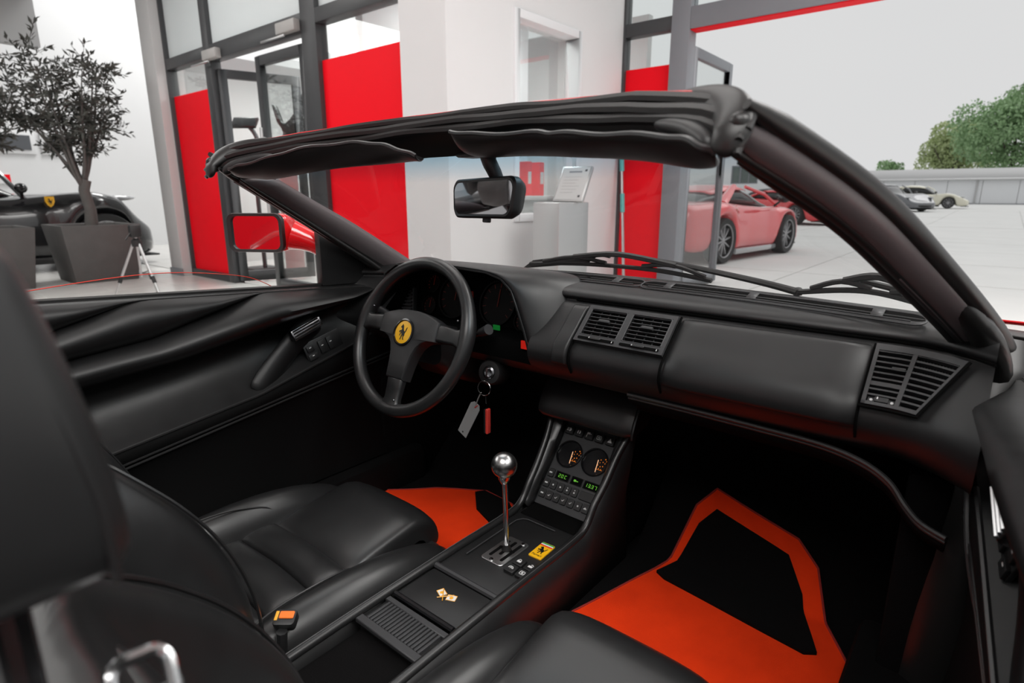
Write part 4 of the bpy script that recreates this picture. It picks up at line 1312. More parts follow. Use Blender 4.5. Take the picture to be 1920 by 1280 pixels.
# enamel badge
BF = Fr((.0555, .8735, CZ - .002), (1, .05, 0), (-.05, 1, 0))
bd = obj('enamel_badge', M().prism(rrect(.031, .056, .002, 2), BF, 0, .0035), YELLOW, con, bevel=.0006, seg=1, label='yellow enamel badge with black horse and tricolour bar')
for i, mt_ in enumerate((REDINK, WHITEINK, GREENINK)):
    obj('badge_bar', M().fbox(BF, -.0145, .0145, .0150 + i * .0038, .0150 + (i + 1) * .0038, .0034, .0038), mt_, bd)
obj('badge_horse', M().prism([(.021 * (a - .5), .026 * (b - .5) + .0005) for a, b in HORSE], BF, .0034, .0039), INK, bd)
m = text_m('Ferrari', BF, .0082, 0, -.0195, .0036, .0003)
obj('badge_lettering', m, INK, bd)
# four push switches beside the gate
def icon(F, kind, s, c):
    m = M()
    if kind == 'lock':
        m.fbox(F, -s * .45, s * .45, -s * .4, s * .1, c, c + .0003)
        m.tube([F(s * .3 * math.cos(t), s * .1 + s * .38 * math.sin(t), c + .0002) for t in [pi * k / 6 for k in range(7)]], s * .07, 4)
    elif kind == 'open':
        m.fbox(F, -s * .45, s * .45, -s * .4, s * .1, c, c + .0003)
        m.tube([F(s * .2 + s * .3 * math.cos(t), s * .1 + s * .38 * math.sin(t), c + .0002) for t in [pi * k / 6 for k in range(6)]], s * .07, 4)
    elif kind == 'arc':
        m.tube([F(s * .5 * math.cos(t), -s * .2 + s * .55 * math.sin(t), c + .0002) for t in [pi * k / 8 for k in range(9)]], s * .08, 4)
        m.tube([F(s * .1 + s * .22 * math.cos(t), -s * .25 + s * .3 * math.sin(t), c + .0002) for t in [pi * k / 6 for k in range(7)]], s * .07, 4)
    elif kind == 'sq':
        r = rrect(s, s * .85, s * .2, 2)
        m.tube([F(a, b, c + .0002) for a, b in r], s * .07, 4, closed=True)
        m.fbox(F, -s * .18, s * .18, -s * .2, s * .2, c, c + .0003)
    elif kind == 'lamp':
        m.prism([(s * .05 + s * .45 * math.cos(t), s * .4 * math.sin(t)) for t in [-pi / 2 + pi * k / 6 for k in range(7)]], F, c, c + .0003)
        for q in (-.25, 0, .25):
            m.fbox(F, -s * .55, -s * .1, s * (q - .06), s * (q + .06), c, c + .0003)
    elif kind == 'fog':
        for sx in (-1, 1):
            m.prism([(sx * s * .12 + sx * s * .28 * math.cos(t), s * .4 * math.sin(t)) for t in [-pi / 2 + pi * k / 6 for k in range(7)]], F, c, c + .0003)
    elif kind == 'flag':
        m.fbox(F, -s * .5, -s * .38, -s * .5, s * .5, c, c + .0003)
        m.fbox(F, -s * .38, s * .15, s * .1, s * .5, c, c + .0003)
        m.fbox(F, s * .2, s * .5, s * .15, s * .3, c, c + .0003)
    elif kind == 'rear':
        r = rrect(s * 1.0, s * .75, s * .15, 2)
        m.tube([F(a, b, c + .0002) for a, b in r], s * .06, 4, closed=True)
        for q in (-.2, 0, .2):
            m.fbox(F, s * (q - .05), s * (q + .05), -s * .2, s * .2, c, c + .0003)
    elif kind == 'tri':
        m.prism([(-s * .5, -s * .4), (s * .5, -s * .4), (0, s * .5)], F, c, c + .0003)
    elif kind == 'dot':
        m.prism([(s * .28 * math.cos(2 * pi * k / 8), s * .28 * math.sin(2 * pi * k / 8)) for k in range(8)], F, c, c + .0003)
    elif kind == 'two':
        m.prism([(s * .26 * math.cos(2 * pi * k / 8), -s * .2 + s * .26 * math.sin(2 * pi * k / 8)) for k in range(8)], F, c, c + .0003)
        m.prism([(s * .16 * math.cos(2 * pi * k / 8), s * .55 + s * .16 * math.sin(2 * pi * k / 8)) for k in range(8)], F, c, c + .0003)
    elif kind == 'seat':
        m.prism([(-s * .45, -s * .1), (-s * .1, -s * .38), (s * .4, s * .3), (s * .25, s * .35), (-s * .08, -s * .12), (-s * .4, s * .05)], F, c, c + .0003)
    elif kind == 'bar':
        m.fbox(F, -s * .5, s * .5, -s * .2, s * .2, c, c + .0003)
    elif kind == 'car':
        m.prism([(-s * .5, -s * .2), (s * .5, -s * .2), (s * .5, s * .05), (s * .25, s * .1), (s * .1, s * .35), (-s * .2, s * .35), (-s * .3, s * .1), (-s * .5, s * .05)], F, c, c + .0003)
    return m
for (a, b, kd) in ((.0475, .810, 'lock'), (.0755, .810, 'open'), (.0475, .783, 'arc'), (.0755, .783, 'sq')):
    F = Fr((a, b, CZ - .002), (1, 0, 0), (0, 1, .05))
    sw = obj('push_switch', M().prism(rrect(.0235, .0225, .002, 2), F, 0, .0085), PLASTIC, con, bevel=.0012, seg=1)
    obj('switch_symbol', icon(F, kd, .0105, .0085), WHITEINK, sw)
# ridge, lid with crossed flags, lip, slatted grille, rear strip
obj('tray_ridge', M().tube([(-.083, .7015, CZ - .001), (.083, .7015, CZ - .001)], .0065, 8), PLASTIC2, con)
lid = obj('ashtray_lid', M().box(-.079, .079, .598, .694, CZ - .02, CZ - .002), PLASTIC, con, bevel=.003, label='black lid with small crossed flags emblem')
obj('lid_lip', M().tube([(-.076, .5935, CZ - .001), (.076, .5935, CZ - .001)], .0055, 8), GLOSSB, con)
for sgn in (-1, 1):
    LFr = Fr((sgn * .0125 + .002, .650, CZ - .002), (1, .0, 0), (0, 1, 0))
    F = Fr(LFr(0, 0, 0), (.82, sgn * .35, 0), (-sgn * .35, .82, 0))
    fl_ = obj('flag_emblem', M().prism([(-.009, -.007), (.009, -.007), (.009, .007), (-.009, .007)], F, 0, .0012), WHITEINK, lid)
    obj('flag_center', M().prism([(.0036 * math.cos(2 * pi * k / 10), .0042 * math.sin(2 * pi * k / 10)) for k in range(10)], F, .0012, .0016), GOLD, lid)
    obj('flag_border', M().tube([F(a, b, .0012) for a, b in ((-.009, -.007), (.009, -.007), (.009, .007), (-.009, .007))], .0008, 4, closed=True), GOLD, lid)
    obj('flag_staff', M().tube([V((sgn * .014, .658, CZ)), V((-sgn * .007, .634, CZ))], .0009, 4), GOLD, lid)
gb = obj('grille_base', M().box(-.079, .079, .515, .588, CZ - .03, CZ - .008), PLASTIC, con)
g0 = None
for k in range(17):
    x = -.0655 + k * .0082
    if g0 is None:
        g0 = obj('grille_slat', M().box(-.0025, .0025, .522, .572, CZ - .009, CZ - .002), PLASTIC2, con, bevel=.0006, seg=1)
        b0 = g0.location.copy()
        g0.location = b0 + V((x, 0, 0))
    else:
        dup(g0, con).location = b0 + V((x, 0, 0))
for q in ((-.08, .08, .572, .584), (-.08, .08, .506, .522)):
    obj('grille_frame', M().box(q[0], q[1], q[2], q[3], CZ - .01, CZ - .0015), PLASTIC2, con, bevel=.0015, seg=1)
obj('rear_well', M().box(-.080, .080, .30, .505, .17, .20), CARPET, con)
obj('rear_well_back', M().hexa([(-.08, .34, .20), (.08, .34, .20), (.08, .40, .20), (-.08, .40, .20), (-.08, .34, .29), (.08, .34, .29), (.08, .36, .29), (-.08, .36, .29)]), LEATHER, con)
# upright climate panel
PF = Fr((0, 1.157, .475), (1, 0, 0), (0, .66226, .74927))
pan = obj('climate_panel', M().fbox(PF, -.0775, .0775, -.212, .030, -.02, -.003), PLASTIC2, con, label='climate and switch panel with two round gauges')
obj('panel_head', M().fbox(PF, -.073, .073, .003, .022, -.003, .002), PLASTIC, pan, bevel=.001, seg=1)
for (a, kd) in ((-.060, 'lamp'), (-.032, 'fog'), (-.0035, 'flag'), (.025, 'rear'), (.0545, 'tri')):
    F = Fr(PF(a, -.0175, -.003), PF.ux, PF.uy)
    sw = obj('push_switch', M().prism(rrect(.0225, .0215, .0016, 2), F, 0, .0085), PLASTIC, pan, bevel=.0011, seg=1)
    obj('switch_symbol', icon(F, kd, .0120, .0086), WHITEINK, pan)
for i, a in enumerate((-.0365, .0355)):
    F = Fr(PF(a, -.0755, -.003), PF.ux, PF.uy)
    g = obj('round_gauge', M().lathe([(.0345, 0), (.0345, .0050), (.0328, .0062), (.0315, .0050), (.0312, .0004), (.001, .0003)], F, 32), GLOSSB, pan)
    nd = M().fbox(Fr(F(.009, -.018, .0016), F.ux * .95 + F.uy * .1, F.uy - F.ux * .18), -.0006, .0006, -.004, .026, 0, .001)
    obj('gauge_needle', nd, NEEDLE, pan)
    tk = M()
    for (da, db, s_) in ((.012, .010, 1.0), (.019, .006, .8), (.023, .014, 1.3), (.022, -.004, 1.1), (.016, -.006, 1.2), (.025, .004, .7), (.012, .003, .6), (.009, -.004, .7), (.027, .010, .6), (.014, -.011, .8), (.020, -.012, .8)):
        tk.fbox(F, da - .0009 * s_, da + .0009 * s_, db - .0012, db + .0012, 0.0004, .0009)
    tk.fbox(F, .006, .024, -.0145, -.0135, 0.0004, .0009)
    obj('dial_print', tk, AMBER, pan)
# seven segment displays
SEG = {'0': 'abcdef', '1': 'bc', '2': 'abged', '3': 'abgcd', '7': 'abc', 'C': 'adef'}
def digit(m, F, a, b, ch, w=.0052, h=.0085):
    t = .0011
    q = {'a': (-w / 2, w / 2, h / 2 - t, h / 2), 'd': (-w / 2, w / 2, -h / 2, -h / 2 + t), 'g': (-w / 2, w / 2, -t / 2, t / 2), 'b': (w / 2 - t, w / 2, 0, h / 2), 'c': (w / 2 - t, w / 2, -h / 2, 0), 'e': (-w / 2, -w / 2 + t, -h / 2, 0), 'f': (-w / 2, -w / 2 + t, 0, h / 2)}
    for s_ in SEG[ch]:
        x0, x1, y0, y1 = q[s_]
        m.fbox(F, a + x0, a + x1, b + y0, b + y1, 0, .0003)
for (a0, a1, chs, xs) in ((-.0500, -.0110, '20C', (-.0085, -.0005, .0085)), (-.0060, .0250, '', ()), (.0295, .0690, '1337', (-.0130, -.0045, .0040, .0125))):
    am = (a0 + a1) / 2
    F = Fr(PF(am, -.1325, -.0028), PF.ux, PF.uy)
    dp = obj('display', M().prism(rrect(a1 - a0, .0185, .002, 2), F, -.001, .0004), DARK, pan)
    obj('display_rim', M().tube([F(a, b, .0006) for a, b in rrect(a1 - a0, .0185, .002, 2)], .0009, 4, closed=True), PLASTIC, pan)
    m = M()
    for ch, x in zip(chs, xs):
        digit(m, Fr(F(0, 0, .0005), F.ux, F.uy), x, 0, ch)
    if not chs:
        m.fbox(F, -.008, -.002, -.002, .003, .0005, .0008)
        m.fbox(F, -.0015, .004, -.001, .001, .0005, .0007)
    else:
        if '1337' == chs:
            m.fbox(F, -.0007, .0003, -.0045, -.0030, .0005, .0008)
    obj('display_digits', m, LCD, pan)
def keys(b, items, w=.0165, h=.0205):
    for (a, kd) in items:
        F = Fr(PF(a, b, -.003), PF.ux, PF.uy)
        k_ = obj('panel_key', M().prism(rrect(w, h, .002, 2), F, 0, .0045), PLASTIC, pan, bevel=.0008, seg=1)
        obj('key_symbol', icon(F, kd, .0078, .0046), WHITEINK, pan)
keys(-.1325, ((-.0625, 'bar'),))
keys(-.159, ((-.0635, 'bar'), (-.0430, 'dot'), (-.0225, 'dot'), (-.0030, 'two'), (.0170, 'two')))
keys(-.159, ((.0500, 'x'),), w=.038)
keys(-.1855, ((-.0630, 'bar'), (-.0425, 'seat'), (-.0225, 'seat'), (-.0025, 'seat'), (.0180, 'seat'), (.0385, 'dot'), (.0585, 'car')))
# padded roll above the panel
rows = []
prof = [(1.235, .560), (1.215, .588), (1.185, .598), (1.155, .590), (1.130, .565), (1.112, .535), (1.105, .512), (1.112, .500), (1.135, .497), (1.19, .505)]
pr = crv([(0, a, b) for a, b in prof], 3)
for i in range(17):
    f = i / 16
    x = lerp(-.128, .128, f)
    e = 1 - .10 * max(0, (abs(2 * f - 1) - .86) / .14) ** 2
    cyp, czp = 1.17, .545
    rows.append([V((x, cyp - .010 + (p.y - cyp) * e, czp + .002 + (p.z - czp) * e)) for p in pr])
obj('console_roll', M().loft(rows), LEATHER2, con, label='padded black leather roll under the dashboard')
for sx in (1,):
    obj('roll_frame', M().tube([V((.134, p.y - .010, p.z - .002)) for p in pr[6:20]], .0035, 6), LEATHER2, con)

# gear lever
gl = thing('gear_lever', (-.003, .829, CZ), 'chrome gear lever with a polished ball knob standing in the steel gate', 'gear lever')
kp = V((.000, .8185, .508))
obj('shaft', M().tube([(-.003, .829, CZ - .002), (-.002, .826, .40), kp - V((0, 0, .02))], [.0058, .0056, .0050], 12), CHROME, gl)
obj('knob', M().ball(kp, .0262, 24, 16), CHROME2, gl)
obj('knob_collar', M().lathe([(.006, -.040), (.0085, -.036), (.0115, -.030), (.0125, -.022)], Fr(kp, (1, 0, 0), (0, 1, 0)), 16), CHROME, gl)
obj('boot', M().lathe([(.012, .0), (.009, .006), (.006, .016)], Fr((-.003, .829, CZ - .001), (1, 0, 0), (0, 1, 0)), 12), RUBBER, gl)

# ================================================================ STEERING WHEEL
wl_n = V((0, -.914, .405))
wo_ = V((-.36, .898, .7036))
WF = Fr(wo_, (1, 0, 0), (0, .405, .914))
sw_ = thing('steering_wheel', wo_, 'black leather three spoke steering wheel with yellow horse badge', 'steering wheel')
def rimr(t):
    # thicker grips where the side spokes join
    q = min(abs(((t - .17) + pi) % (2 * pi) - pi), abs(((t - (pi - .17)) + pi) % (2 * pi) - pi))
    return .0158 + .0025 * math.exp(-(q / .22) ** 2)
NT = 72
rows = []
for i in range(NT):
    t = 2 * pi * i / NT
    cdir = (math.cos(t), math.sin(t))
    r_ = rimr(t)
    rows.append([WF((.1806 + r_ * math.cos(2 * pi * k / 14)) * cdir[0], (.1806 + r_ * math.cos(2 * pi * k / 14)) * cdir[1], 1.08 * r_ * math.sin(2 * pi * k / 14)) for k in range(14)])
obj('rim', M().grid(rows, cu=True, cv=True), LEATHER2, sw_)
def spoke(P0, P1, w0, w1, w2):
    P0, P1 = V((*P0, 0)), V((*P1, 0))
    d = (P1 - P0)
    F = Fr(WF(P0.x, P0.y), WF.ux * d.x + WF.uy * d.y, -WF.ux * d.y + WF.uy * d.x)
    L_ = d.length
    secs_ = [(0, w0, .003, .011), (L_ * .35, lerp(w0, w1, .5), .001, .010), (L_ * .7, w1, .0, .010), (L_ * .9, lerp(w1, w2, .5), .0, .011), (L_ * 1.05, w2, .0, .012)]
    rings = [[F(r, b * w, c + h * s_) for (b, s_) in ((-1, -.6), (-.95, .6), (-.75, 1), (.75, 1), (.95, .6), (1, -.6))] for (r, w, c, h) in secs_]
    return obj('spoke', M().loft(rings), LEATHER2, sw_, bevel=.002)
for sx in (-1, 1):
    spoke((sx * .0985, .0185), (sx * .172, .016), .0215, .0185, .030)
spoke((0, -.107), (0, -.174), .0275, .0245, .034)
# hub pad: broad plate that runs into the spokes
half_ = [(0, .060), (.025, .0595), (.05, .056), (.078, .049), (.099, .041), (.099, -.004), (.078, -.006), (.060, -.013), (.046, -.027), (.037, -.048), (.032, -.075), (.0285, -.108)]
hubp = half_ + [(-a, b) for a, b in reversed(half_[1:])]
def lobes(s_, c):
    return [WF(a * s_, b * s_ + (1 - s_) * -.01, c) for a, b in hubp]
obj('hub_pad', M().loft([lobes(1.0, -.014), lobes(1.0, .010), lobes(.985, .014), lobes(.95, .0165), lobes(.6, .0195), lobes(.3, .020)]), PLASTIC3, sw_)
HB = Fr(WF(-.003, .003, .0205), WF.ux, WF.uy)
obj('horn_ring', M().lathe([(.033, -.004), (.033, .003), (.0295, .0038), (.0285, .001)], HB, 32), GLOSSB, sw_)
hbdg = obj('horn_button', M().lathe([(.0275, -.002), (.0275, .0015), (.020, .0025), (.001, .003)], HB, 32), YELLOW, sw_, label='round yellow horn badge with black horse')
obj('horse_emblem', M().prism([(.026 * (a - .5), .038 * (b - .5)) for a, b in HORSE], HB, .0022, .0034), INK, hbdg)
for a_ in (math.radians(20), math.radians(160), math.radians(-84)):
    obj('spoke_rivet', M().ball(WF(.158 * math.cos(a_), .158 * math.sin(a_), .010), .0030, 10, 6), DARKCHROME, sw_)

# steering column with stalks and ignition
colm = thing('steering_column', (-.36, 1.0, .62), 'black steering column with stalk and ignition lock behind the wheel', 'steering column')
rings = []
for (y, z, w, h) in ((.945, .675, .055, .05), (.98, .655, .075, .065), (1.05, .63, .08, .07), (1.14, .60, .08, .07)):
    rings.append([(-.36 + a, y, z + b) for a, b in rrect(2 * w, 2 * h, .03, 4)])
obj('column_shroud', M().loft(rings), PLASTIC, colm)
for (P, e) in (([(-.30, .985, .70), (-.235, .975, .705), (-.185, .965, .727)], .0105), ([(-.42, .985, .70), (-.49, .975, .71), (-.53, .965, .725)], .0105)):
    st_ = obj('stalk', M().tube(P, [.006, .0055, .006], 10), PLASTIC, colm)
    d = (V(P[2]) - V(P[1])).normalized()
    obj('stalk_knob', M().tube([V(P[2]) - d * .012, V(P[2]) + d * .022], [.0095, .0125], 14), PLASTIC2, colm)
IG = Fr((-.186, .985, .625), (1, .25, 0), (0, .25, 1))
ig = obj('ignition_housing', M().lathe([(.030, -.05), (.031, -.004), (.027, .002), (.016, .003), (.014, -.001)], IG, 24), PLASTIC, colm)
obj('ignition_lock', M().lathe([(.0145, -.003), (.0145, .004), (.010, .006), (.004, .004)], IG, 20), DARKCHROME, colm)
# keys
ky = thing('key_ring', (-.186, .962, .59), 'steel key ring with grey paper tag and red key fob hanging from the ignition', 'keys')
obj('key_blade', M().fbox(IG, -.002, .002, -.012, .010, .003, .014), CHROME, ky)
RC = V((-.186, .966, .591))
RF = Fr(RC, (1, .15, 0), (0, .12, 1))
obj('ring', M().tube([RF(.0172 * math.cos(2 * pi * k / 32), .0172 * math.sin(2 * pi * k / 32), 0) for k in range(32)], .0011, 6, closed=True), CHROME, ky)
KF = Fr((-.231, .968, .513), (.88, .0, -.47), (.47, .02, .88))
tagp = [(-.0155, -.066), (.0145, -.066), (.0155, .028), (.0095, .038), (-.0075, .038), (-.0155, .028)]
tg = obj('paper_tag', M().prism(tagp, KF, -.0005, .0005), PAPER, ky, label='grey paper tag')
obj('tag_hole', M().lathe([(.0022, .0004), (.0022, .0008), (.001, .0009)], Fr(KF(.001, .026), KF.ux, KF.uy), 10), REDINK, ky)
obj('tag_hole', M().lathe([(.0022, .0004), (.0022, .0008), (.001, .0009)], Fr(KF(-.001, -.058), KF.ux, KF.uy), 10), DARK, ky)
obj('tag_strap', M().tube([KF(.001, .026, .001), V((-.205, .966, .562)), V((-.196, .966, .578))], .0019, 6, flat=.5), PAPER, ky)
obj('red_strap', M().tube([KF(.001, .026, .0016), KF(.006, .036, .0012)], .0020, 6, flat=.5), REDINK, ky)
obj('fob_chain', M().tube([(-.180, .965, .575), (-.178, .965, .555)], .0018, 6), CHROME, ky)
fb = obj('red_fob', M().prism(rrect(.0075, .062, .003, 3), Fr((-.174, .965, .512), (1, .1, 0), (-.06, 0, 1)), -.006, .006), REDFOB, ky, bevel=.001, seg=1, label='red key fob')
obj('fob_side', M().prism(rrect(.004, .060, .001, 2), Fr((-.180, .964, .512), (1, .1, 0), (-.06, 0, 1)), -.005, .005), PLASTIC, ky)

# ================================================================ MIRROR AND VISORS
mr = thing('rear_view_mirror', (-.003, .78, 1.095), 'black interior rear view mirror hanging from the windscreen frame', 'mirror')
RM = Fr((-.0075, .7725, 1.0245), (1, -.26, .02), (.02, .10, 1))
outl = []
for a, b in rrect(.190, .068, .017, 5):
    outl.append((a * (1.0 + .04 * (b / .034)), b))
def sc_(k, c):
    return [RM(a * k, b * k, c) for a, b in outl]
def sc2(da, c):
    return [RM(a - math.copysign(da, a), b - math.copysign(da, b), c) for a, b in outl]
obj('housing', M().loft([sc2(.020, -.032), sc2(.006, -.024), sc2(.0, -.010), sc2(.0, .001), sc2(.003, .004), sc2(.006, .003)]), PLASTIC, mr)
obj('mirror_glass', M().loft([sc2(.0065, .002), sc2(.0065, .0036)]), MIRROR, mr)
obj('dip_tab', M().fbox(RM, -.004, .014, -.041, -.033, -.012, -.004), PLASTIC, mr, bevel=.002)
obj('stem', M().tube(crv([(-.005, .785, 1.098), (.000, .782, 1.085), (.008, .790, 1.062), (.008, .797, 1.045)], 4), [.015, .015, .0145, .0135, .013, .013, .0125, .0125, .012, .012, .0125, .013, .013], 12), PLASTIC, mr)
obj('mount', M().box(-.055, .040, .755, .800, 1.092, 1.100), PLASTIC, mr, bevel=.004)

def visor(lab, R_, F_, th):
    t = thing('sun_visor', R_[len(R_) // 2], lab, 'sun visor', 'padded sun visors')
    n = 6
    R_ = crv(R_, n)
    F_ = crv(F_, n)
    k = len(R_)
    F_ = [F_[int(round(i * (len(F_) - 1) / (k - 1)))] for i in range(k)]
    def at(L, u):
        q = u * (k - 1)
        i = min(int(q), k - 2)
        return L[i].lerp(L[i + 1], q - i)
    def P(u, v):
        return at(R_, u).lerp(at(F_, u), v) - V((0, 0, .003 + .004 * math.sin(pi * v) * (1 + .5 * math.sin(u * 19))))
    obj('pad', M().pillow(P, V((0, 0, 1)), th, 30, 10, 3).pillow(P, V((0, 0, -1)), th, 30, 10, 3), LEATHER, t)
    obj('piping', M().tube([p - V((0, .001, .002 + .0012 * math.sin(i * .9))) for i, p in enumerate(R_)], .0032, 6), LEATHER2, t)
    obj('stitching', M().tube([p + V((0, .007, -.0075)) for p in R_[1:-1]], .0007, 4), STITCH, t)
    return t
visor('black padded sun visor above the passenger seat, nearest to the camera',
      [(.015, .675, 1.126), (.081, .671, 1.118), (.194, .652, 1.112), (.248, .637, 1.107), (.344, .602, 1.097), (.430, .562, 1.087), (.470, .540, 1.076), (.486, .540, 1.068)],
      [(-.02, .735, 1.108), (.013, .745, 1.096), (.131, .734, 1.093), (.242, .709, 1.087), (.341, .673, 1.077), (.418, .637, 1.067), (.455, .612, 1.063), (.475, .580, 1.064)], .007)
visor('black padded sun visor above the driver side, farther from the camera',
      [(-.455, .552, 1.079), (-.430, .562, 1.085), (-.377, .587, 1.097), (-.313, .615, 1.112), (-.223, .644, 1.119), (-.155, .660, 1.117), (-.103, .668, 1.106), (-.066, .676, 1.094)],
      [(-.500, .590, 1.075), (-.470, .606, 1.069), (-.437, .627, 1.065), (-.384, .654, 1.074), (-.318, .683, 1.083), (-.226, .713, 1.090), (-.144, .732, 1.094), (-.090, .715, 1.093)], .007)
# ================================================================ SEATS
def make_seat(cx, dy, lab):
    t = thing('car_seat', (cx, .45 + dy, .165), lab, 'seat', 'black leather seats')
    Y = lambda y: y + dy
    # base under the cushion
    rings = [[(cx + a, Y(.50) + b, z) for a, b in rrect(w, l, .05, 4)] for (w, l, z) in ((.36, .44, .167), (.40, .47, .20), (.42, .48, .27))]
    obj('seat_base', M().loft(rings), LEATHER, t)
    # front pad rolling over the front edge
    def PF_(u, v):
        x = cx + lerp(-.142, .142, u)
        if v < .66:
            q = v / .66
            return V((x, Y(lerp(.520, .700, q)), lerp(.292, .318, q)))
        th = math.radians((v - .66) / .34 * 95)
        return V((x, Y(.700 + .055 * math.sin(th)), .263 + .055 * math.cos(th)))
    def NF_(u, v):
        if v < .66:
            return V((0, -.14, 1))
        th = math.radians((v - .66) / .34 * 95)
        return V((0, math.sin(th), math.cos(th)))
    obj('front_pad', M().pillow(PF_, NF_, .030, 18, 24, 3.4, .03), LEATHER2, t)
    # three stitched channels behind it
    e = [.250, .350, .440, .520]
    for k in range(3):
        y0, y1 = e[k], e[k + 1]
        def PC(u, v, y0=y0, y1=y1):
            y = lerp(y0, y1, v)
            return V((cx + lerp(-.138, .138, u), Y(y + .012 * (1 - (2 * u - 1) ** 2)), .285 + .010 * (y - .25) / .27 + .014 * abs(2 * u - 1) ** 3))
        obj('channel_pad', M().pillow(PC, V((0, -.1, 1)), .027, 16, 12, 2.3, .02), LEATHER2, t)
    # side bolsters
    for s_ in (-1, 1):
        rings = []
        kz = .70 if s_ * cx < 0 else 1.0
        for (y, rx, rz, zc) in ((.235, .020, .030, .26), (.26, .040, .075, .270), (.34, .050, .096, .272), (.45, .054, .104, .270), (.56, .055, .102, .264), (.64, .053, .090, .256), (.705, .048, .072, .248), (.742, .034, .050, .238), (.756, .012, .02, .232)):
            rings.append([(cx + s_ * (.182 + rx * math.cos(2 * pi * k / 16) * (1.0 if math.cos(2 * pi * k / 16) > 0 else 1.05)), Y(y), zc + rz * kz * math.sin(2 * pi * k / 16)) for k in range(16)])
        b = obj('cushion_bolster', M().loft(rings), LEATHER2, t, sub=1)
        arc = crv([(cx + s_ * .185, Y(.262), .345), (cx + s_ * .170, Y(.34), .368), (cx + s_ * .163, Y(.43), .368), (cx + s_ * .153, Y(.50), .352), (cx + s_ * .145, Y(.53), .333)], 5)
        arc = [V((p.x, p.y, .27 + (p.z - .27) * kz)) for p in arc]
        obj('piping', M().tube(arc, .0022, 6), LEATHER2, b)
    # backrest
    lv = [(.25, .255, .300, .215), (.32, .235, .318, .232), (.40, .212, .312, .240), (.48, .184, .293, .242), (.55, .158, .263, .240), (.61, .135, .225, .235), (.66, .114, .183, .224), (.70, .097, .145, .205), (.735, .083, .108, .178), (.765, .072, .083, .150), (.785, .060, .066, .118)]
    rings = []
    for (z, yc, yt, w) in lv:
        yb = yc - .11
        k = w / .24
        half = [(0, yc), (.09 * k, yc), (.135 * k, yc + .006), (.160 * k, lerp(yc, yt, .75)), (.188 * k, yt), (.220 * k, lerp(yc, yt, .80)), (w, lerp(yc, yt, .25)), (w * 1.0, yc - .05), (w * .85, yb + .01), (w * .4, yb)]
        rings.append([(cx + a, Y(b), z) for a, b in half] + [(cx, Y(yb), z)] + [(cx - a, Y(b), z) for a, b in reversed(half[1:])])
    bk = obj('backrest', M().loft(rings), LEATHER2, t, sub=2)
    for s_ in (-1, 1):
        pts = crv([(cx + s_ * .214 * w / .24, Y(lerp(yc, yt, .93)), z) for (z, yc, yt, w) in lv[1:-1]], 4)
        obj('piping', M().tube(pts, .0028, 6), LEATHER2, bk)
    for k in range(5):
        z0, z1 = lerp(.34, .72, k / 5), lerp(.34, .72, (k + 1) / 5)
        yy = lambda z: pl(z, [(a, b) for a, b, c, d in lv])
        def PB(u, v, z0=z0, z1=z1):
            z = lerp(z0, z1, v)
            return V((cx + lerp(-.118, .118, u) * (1 if z < .6 else .92), Y(yy(z)) - .004, z))
        obj('back_channel', M().pillow(PB, V((0, 1, .35)), .016, 12, 10, 2.6), LEATHER2, t)
    # headrest
    rings = []
    for (z, w, l, yo) in ((.870 - .012, .150, .060, .034), (.863, .180, .080, .032), (.875, .190, .088, .029), (.905, .194, .090, .026), (.945, .194, .090, .019), (.985, .192, .088, .011), (1.008, .186, .080, .007), (1.018, .170, .064, .004), (1.022, .13, .04, .003)):
        rings.append([(cx + a, Y(yo) + b, z + .010) for a, b in rrect(w, l, min(w, l) * .24, 4)])
    hd = obj('headrest', M().loft(rings), LEATHER2, t, sub=1)
    for s_ in (-1, 1):
        pts = [(cx + s_ * (w / 2 - .004), Y(yo) + l / 2 - .012, z) for (z, w, l, yo) in ((.872, .190, .088, .029), (.905, .194, .090, .026), (.945, .194, .090, .019), (.985, .19, .088, .011), (1.008, .186, .080, .007))]
        obj('piping', M().tube(crv(pts, 4), .0022, 6), LEATHER2, hd)
        obj('headrest_post', M().tube([(cx + s_ * .05, Y(.03), .76), (cx + s_ * .05, Y(.03), .86)], .007, 8), DARKCHROME, t)
    return t
make_seat(.338, 0.0, 'black leather passenger seat nearest to the camera, its headrest at the left edge')
make_seat(-.338, .055, 'black leather driver seat in front of the steering wheel')

# chrome belt loop on the near seat shoulder
bl = thing('belt_loop', (.405, .068, .80), 'blurred chrome seat belt loop at the lower left edge', 'belt loop')
BFm = Fr((.404, .069, .798), (.15, .98, -.05), (-.6, .1, .78))
obj('loop', M().tube([BFm(a, b) for a, b in rrect(.025, .026, .007, 4)], .0035, 8, closed=True), CHROME, bl)
obj('strap', M().fbox(BFm, -.016, .016, -.05, -.004, -.001, .001), PLASTIC, bl)

# belt buckle beside the driver seat
bu = thing('belt_buckle', (-.122, .402, .27), 'black seat belt buckle with an orange button between driver seat and console', 'buckle')
BKF = Fr((-.122, .402, .350), (.77, .64, 0), (-.64, .77, .35))
obj('buckle_body', M().prism(rrect(.036, .028, .006, 3), BKF, -.012, .006), PLASTIC, bu, bevel=.002)
obj('release_button', M().prism(rrect(.024, .013, .002, 3, .003, .003), BKF, .0058, .0082), ORANGE, bu, bevel=.0008, seg=1, label='orange release button')
obj('slot', M().fbox(BKF, -.016, -.011, -.006, .010, .006, .0065), GOLD, bu)
obj('stalk', M().tube([BKF(0, -.02, -.003), V((-.122, .38, .19))], .009, 8), PLASTIC, bu)

